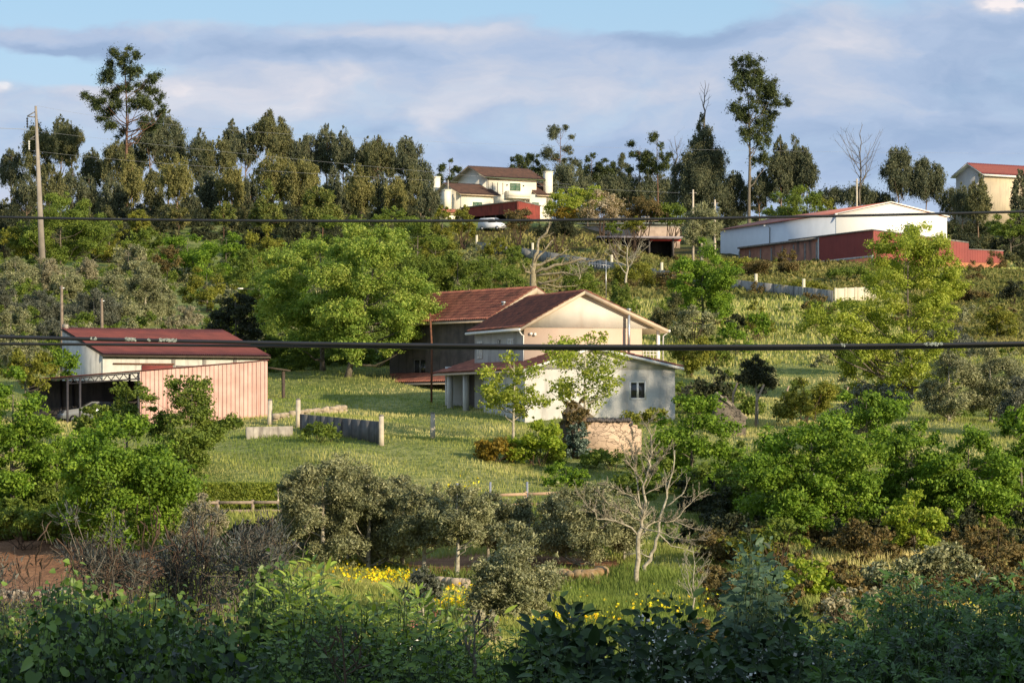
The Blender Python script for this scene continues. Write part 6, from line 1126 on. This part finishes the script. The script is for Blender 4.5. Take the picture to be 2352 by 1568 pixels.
# ------------------------------------------------------------------ foreground shrubs (in the shade of the added house behind the viewer)
def shp(L,fold=.25,drp=.25):
    l=np.array(L,float); n=len(l); left=np.stack([-l[:,0],l[:,1],np.abs(l[:,0])*fold-drp*l[:,1]**2],1); right=left*[-1,1,1]; mid=np.array([(0,0,0),(0,.5,-drp*.25),(0,1,-drp)]); return np.vstack([left,right,mid]),[[*range(n)][::1]+[2*n+2,2*n+1,2*n],[2*n,2*n+1,2*n+2]+[*range(n,2*n)][::-1]]
SH={'heart':shp([(.18,-.12),(.42,-.02),(.5,.2),(.4,.5),(.17,.8)]),'lance':shp([(.07,.1),(.14,.35),(.12,.65),(.05,.88)],.3,.4),'broad':shp([(.13,.1),(.27,.35),(.27,.6),(.13,.86)],.3,.35),'narrow':shp([(.04,.1),(.085,.4),(.07,.7),(.03,.9)],.3,.1),'elder':shp([(.1,.08),(.19,.35),(.15,.65),(.05,.9)],.3,.5)}
def put(mb,shape,p,a,nm,L,rnd):
    V,Fc=SH[shape]; n=len(p); a=nrm(a); b=nrm(np.cross(a,nm)); c=np.cross(b,a); L=np.broadcast_to(L,(n,))
    v=p[:,None]+L[:,None,None]*(V[None,:,0,None]*b[:,None]+V[None,:,1,None]*a[:,None]+V[None,:,2,None]*c[:,None]); k=len(V)
    mb.s0=mb.n; base=mb.n; mb.add(v.reshape(-1,3),(np.array(Fc[0])[None]+np.arange(n)[:,None]*k),np.repeat(rnd,k)); mb.f.append(np.array(Fc[1])[None]+np.arange(n)[:,None]*k+base)
BM['stem']=mat('stem_green',(.07,.10,.03),(.04,.06,.02),6,.7)
FM={'ivy':leafmat('leaf_ivy',(.007,.018,.004),(.026,.062,.009),(.12,.20,.035),.25,.45,.35,(1.1,1.2,.6)),'peach':leafmat('leaf_peach',(.025,.05,.008),(.075,.145,.02),(.24,.34,.05),.32,.4,.45),  # foreground leaf colours lowered, dense shade put into them
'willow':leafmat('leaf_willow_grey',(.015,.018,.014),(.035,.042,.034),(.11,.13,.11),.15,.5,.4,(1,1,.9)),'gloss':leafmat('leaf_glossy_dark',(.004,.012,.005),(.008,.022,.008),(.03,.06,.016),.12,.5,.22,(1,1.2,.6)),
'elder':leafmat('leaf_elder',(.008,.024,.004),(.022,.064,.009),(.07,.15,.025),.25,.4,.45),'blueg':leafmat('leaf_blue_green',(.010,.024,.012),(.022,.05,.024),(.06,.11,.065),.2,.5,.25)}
def shrub(name,label,D,outline,kind,mt,leaf,nsh,nlf0,cat='shrub',low=-2.3,dep=.7,zvar=.3,stem='stem',sr=.003,droop=.2,tufts=0,flower=False,taper=.4,lean=.3,bright=0.,lenv=.0,bot=None):
    nsh=int(nsh*1.3); nlf=int(nlf0*1.4)
    o=np.array(outline,float); o[:,1]+=14; xs=(o[:,0]*K-512)*D/F; zs=(HY-o[:,1]*K)*D/F; x0,x1=xs[0],xs[-1]; loc=np.array([(x0+x1)/2,D,-3.4]); e=thing(name,label,cat,loc); lb=MB(); st=MB(); fl=MB()
    for i in range(nsh):
        x=U(x0,x1); top=np.interp(x,xs,zs)+rng.normal()*.07+(.18*np.sin(x*9+D)+.1*np.sin(x*21+D*3))*.5-abs(rng.normal())*zvar*(0 if U(0,1)<.3 else 1); y=D+U(-dep,dep)
        sb=U(-.4,.35); ph=U(0,6.28); q=np.linspace(0,1,9); bx=x+rng.normal()*lean*.5; by=y+rng.normal()*lean*.3; zb=max(low,top-1.6) if bot is None else (HY-bot*K)*D/F
        P=np.stack([bx+(x-bx)*q+.04*np.sin(q*5+ph),by+(y-by)*q+.04*np.cos(q*4+ph),zb-.6+(top-zb+.6)*q],1); st.tube(P-loc,sr*(1-.75*q)+.0015,4,False)
        nlf=int(nlf*1.35) if 0 else nlf; t=np.sort(np.concatenate([U(.3,1,nlf-4),U(.95,1.0,4)])); c=np.stack([np.interp(t,q,P[:,j]) for j in range(3)],1); th=np.arange(nlf)*2.4+U(0,6.28); el=U(-.3,.7,nlf)-droop
        a=np.stack([np.cos(th),np.sin(th),el],1); a[-3:]+=[0,0,.8]; a=nrm(a+([0,-.1,-.9] if kind=='heart' else [0,0,0])); off=U(.02,.1,nlf)[:,None]*(1 if kind!='elder' else 1.6); c=c+a*off
        nm=nrm(np.array([.15,-.75,.75])+rng.normal(size=(nlf,3))*.5); L=leaf*.72*U(.4,1.6,nlf)*U(.7,1.45)*(1-taper*(t>.9)); rnd=np.clip(U(0,.75,nlf)+.35*(t>.85)+bright+sb,0,1)
        if kind=='elder':
            for k in range(5):
                ang=(k-2)*.62; side=nrm(np.cross(a,nm)); d=nrm(a*math.cos(ang)+side*math.sin(ang)); put(lb,'elder',c-loc+a*leaf*(.5 if k==2 else .25),d,nm,L*(1. if k==2 else .8),rnd)
        else: put(lb,kind,c-loc,a,nm,L,rnd)
        if flower and U(0,1)<.4:
            m=14; p=P[-1]+rng.normal(size=(m,3))*.03-[0,0,.12]; leaves(fl,p-loc,rdir(m),.02,.018,U(0,1,m))
    lb.build('foliage',mt,e); st.build('stems',BM[stem],e,True)
    if flower: fl.build('flowers',white,e)
    return e
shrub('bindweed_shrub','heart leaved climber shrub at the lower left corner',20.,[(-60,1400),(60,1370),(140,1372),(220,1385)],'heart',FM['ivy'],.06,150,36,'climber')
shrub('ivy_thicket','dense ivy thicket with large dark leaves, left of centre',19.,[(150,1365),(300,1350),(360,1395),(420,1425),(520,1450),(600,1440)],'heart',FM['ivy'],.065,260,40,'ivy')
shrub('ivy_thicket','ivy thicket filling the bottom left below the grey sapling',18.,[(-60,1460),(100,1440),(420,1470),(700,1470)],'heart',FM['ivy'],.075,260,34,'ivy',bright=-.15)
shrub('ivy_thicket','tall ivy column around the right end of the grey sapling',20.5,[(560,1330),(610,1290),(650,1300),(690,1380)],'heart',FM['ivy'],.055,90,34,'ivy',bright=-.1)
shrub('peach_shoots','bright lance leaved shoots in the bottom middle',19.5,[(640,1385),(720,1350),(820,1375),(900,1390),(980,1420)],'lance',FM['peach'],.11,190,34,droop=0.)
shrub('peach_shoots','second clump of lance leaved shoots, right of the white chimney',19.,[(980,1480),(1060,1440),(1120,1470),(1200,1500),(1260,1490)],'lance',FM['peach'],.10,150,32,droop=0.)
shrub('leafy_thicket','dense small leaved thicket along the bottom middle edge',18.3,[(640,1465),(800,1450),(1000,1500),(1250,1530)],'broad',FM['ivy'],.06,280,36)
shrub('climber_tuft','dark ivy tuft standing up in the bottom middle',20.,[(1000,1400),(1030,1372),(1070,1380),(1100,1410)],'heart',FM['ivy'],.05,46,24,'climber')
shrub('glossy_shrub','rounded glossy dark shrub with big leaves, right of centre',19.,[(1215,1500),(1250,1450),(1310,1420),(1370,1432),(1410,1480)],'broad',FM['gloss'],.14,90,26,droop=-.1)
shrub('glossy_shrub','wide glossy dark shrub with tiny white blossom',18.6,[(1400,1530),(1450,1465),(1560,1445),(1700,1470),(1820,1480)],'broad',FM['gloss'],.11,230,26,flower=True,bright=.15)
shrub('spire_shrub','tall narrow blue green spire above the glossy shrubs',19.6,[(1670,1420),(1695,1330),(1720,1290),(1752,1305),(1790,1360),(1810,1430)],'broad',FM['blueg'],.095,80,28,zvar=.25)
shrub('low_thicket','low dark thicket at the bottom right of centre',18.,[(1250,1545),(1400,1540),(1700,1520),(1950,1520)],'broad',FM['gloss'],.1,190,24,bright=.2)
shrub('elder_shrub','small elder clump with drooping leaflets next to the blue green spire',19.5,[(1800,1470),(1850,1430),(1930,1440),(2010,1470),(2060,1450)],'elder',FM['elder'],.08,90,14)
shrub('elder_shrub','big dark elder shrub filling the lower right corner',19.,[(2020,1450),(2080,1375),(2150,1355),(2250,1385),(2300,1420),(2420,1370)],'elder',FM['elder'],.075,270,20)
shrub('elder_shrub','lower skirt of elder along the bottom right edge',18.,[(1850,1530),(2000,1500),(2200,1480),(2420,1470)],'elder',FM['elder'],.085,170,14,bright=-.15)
def sapling(name,label,D,boxes,base,nl,lm,L=.055,asp=.2,cat='sapling',tw=60):
    loc=W3(base[0],base[1],D); e=thing(name,label,cat,loc); C=[];R=[]
    for x0,x1,y0,y1,n in boxes:
        for _ in range(n):
            c=W3(U(x0,x1),U(y0,y1),D); c[1]+=U(-.35,.35); C.append(c);R.append(U(.05,.12))
    C=np.array(C);R=np.array(R); mb=MB(); n=len(C)*nl; idx=np.repeat(np.arange(len(C)),nl); d=rdir(n)*[1,1,.9]+[0,0,.2]; p=C[idx]+d*(R[idx]*U(.2,1.1,n))[:,None]; a=nrm(d+np.array([0,0,.5])+rdir(n)*.5)
    put(mb,'narrow',p-loc,a,nrm(rdir(n)+[.2,-.5,.6]),L*U(.6,1.2,n),np.clip(U(0,1,n),0,1)); mb.build('foliage',lm,e); sb=MB()
    for i in range(len(C)):
        q=np.linspace(0,1,5)[:,None]; b=loc+[ (C[i][0]-loc[0])*.45+U(-.1,.1),U(-.2,.2),-.2]; m=b+(C[i]-b)*q; m[1:4]+=rng.normal(size=(3,3))*.04; sb.tube(m-loc,.006*(1-.7*q[:,0])+.0012,3,False)
        for _ in range(3): sb.tube(np.array([C[i],C[i]+rdir(1)[0]*.09,C[i]+rdir(1)[0]*.16+[0,0,.06]])-loc,[.0025,.0018,.001],3,False)
    for _ in range(tw):
        k=rng.integers(len(C)); b=C[k]+[U(-.2,.2),U(-.2,.2),-U(.1,.5)]; m=b+np.cumsum(rng.normal(size=(5,3))*.05+[0,0,.05],0); sb.tube(m-loc,[.004,.003,.0025,.002,.001],3,False)
    sb.build('branches',BM['grey'],e)
sapling('grey_sapling','grey leaved sapling, left clump over the red soil edge',22.5,[(200,335,1280,1350,40),(160,180,1182,1200,2),(150,200,1265,1290,5),(255,270,1225,1240,2)],(270,1500),34,FM['willow'],tw=90)
sapling('grey_sapling','grey leaved sapling, widest dark twiggy clump below the small sunlit olive',23.,[(362,533,1270,1372,62),(400,480,1235,1275,10),(440,500,1180,1215,3)],(440,1500),34,FM['willow'],tw=160)
sapling('grey_sapling','grey leaved sapling with silvery upright tips next to the tall ivy column',22.,[(540,650,1262,1345,38),(565,640,1232,1262,9),(598,606,1212,1230,2),(545,555,1225,1240,2)],(600,1500),34,FM['willow'],tw=80)
sapling('grey_sapling','sparse grey sapling cut by the left edge',22.5,[(-30,40,1300,1400,14),(40,110,1370,1430,12)],(20,1500),26,FM['willow'],tw=60)
shrub('olive_sprig','thin silvery sprig poking up in the bottom middle',21.,[(925,1420),(960,1360),(1000,1385),(1020,1420)],'narrow',FM['willow'],.06,16,30,'sprig',dep=.2,zvar=.3,stem='grey')
# bare whips
for i,(dx,b,tp,lb) in enumerate(((80,1470,1235,'tall bare whip over the red soil, leftmost'),(175,1450,1225,'bare whip with few grey leaves left of the sapling'),(240,1430,1290,'short bare whip beside the heart leaved climber'),(345,1420,1130,'tallest bare whip in front of the large oak'),(265,1410,1200,'forked bare whip between the climber and the sapling'),(405,1400,1205,'fine bare whip above the widest grey sapling'),(460,1400,1180,'thin whip before the sunlit small olive'),(545,1380,1210,'bare forked whip above the silvery tips'),(620,1380,1195,'rightmost bare whip above the silvery tips'))):
    autobare('bare_whip',dx,b+80,tp,60,22.+i*.1,lb,BM['brown'],n=8,r=.0045,trunkf=.5,n1=2,depth=0,group='bare whips rising from the foreground thicket',cat='twig')
autobare('bare_branch',790,1600,1440,150,17.5,'dark slanting branches in front of the lance leaved shoots',BM['brown'],n=6,r=.03,trunkf=.2,n1=3,depth=0,cat='branch')
autobare('bare_branch',1090,1560,1395,70,18.5,'bare grey branch rising right of the ivy tuft',BM['grey'],n=5,r=.03,trunkf=.3,n1=2,depth=0,cat='branch')
# white chimney with red cap and rusty rod down the slope
D=52.; a=W3(938,1540,D); gz=float(gnd(a[0],D)); t=thing('garden_chimney','white plastered chimney with red tiled cap behind the foreground shoots','chimney',(a[0],D,gz)); zt=W3(938,1446,D)[2]-gz; m=MB(); m.box(-.16,.16,-.16,.16,-.3,zt-.05); m.build('shaft',white,t); m=MB(); m.add([(-.24,-.24,zt-.05),(.24,-.24,zt-.05),(.24,.24,zt-.05),(-.24,.24,zt-.05),(-.1,-.1,zt+.16),(.1,-.1,zt+.16),(.1,.1,zt+.16),(-.1,.1,zt+.16)],[(0,3,2,1),(4,5,6,7),(0,1,5,4),(1,2,6,5),(2,3,7,6),(3,0,4,7)]); m.build('cap',tile2,t)
D=60.; a=W3(1000,1405,D); gz=float(gnd(a[0],D)); t=thing('garden_rod','rusty rod with a small square loop on top, near the white chimney','rod',(a[0],D,gz)); z0=a[2]-gz; k_=K*D/F; m=MB(); m.tube([(0,0,0),(0,0,z0)],.02,5); m.build('rod',rust,t); m=MB(); m.tube([(-4*k_,0,z0+9*k_),(-4*k_,0,z0),(4*k_,0,z0),(4*k_,0,z0+9*k_)],.02,5); m.build('loop',rust,t)
# unseen house added behind the viewer to shade the foreground
t=thing('shade_house','plain pale house added unseen behind the viewer for shade','house',(24,-12,-2.2),math.radians(0)); hx=17.; m=MB(); wall(m,-hx,hx,0,9.6,10,.3,()); m.box(-hx,hx,0,.3,0,9.6); m.box(-hx,-hx+.3,.3,10,0,9.6); m.box(hx-.3,hx,.3,10,0,9.6); m.build('wall',rend,t)
m=MB(); m.slab((-hx-.5,-.5,9.6),(hx+.5,-.5,9.6),(hx+.5,5,12.2),(-hx-.5,5,12.2),.2); m.slab((-hx-.5,5,12.2),(hx+.5,5,12.2),(hx+.5,10.8,9.6),(-hx-.5,10.8,9.6),.2); m.build('roof',tile2,t)
print('LEAVES',CNT[0])
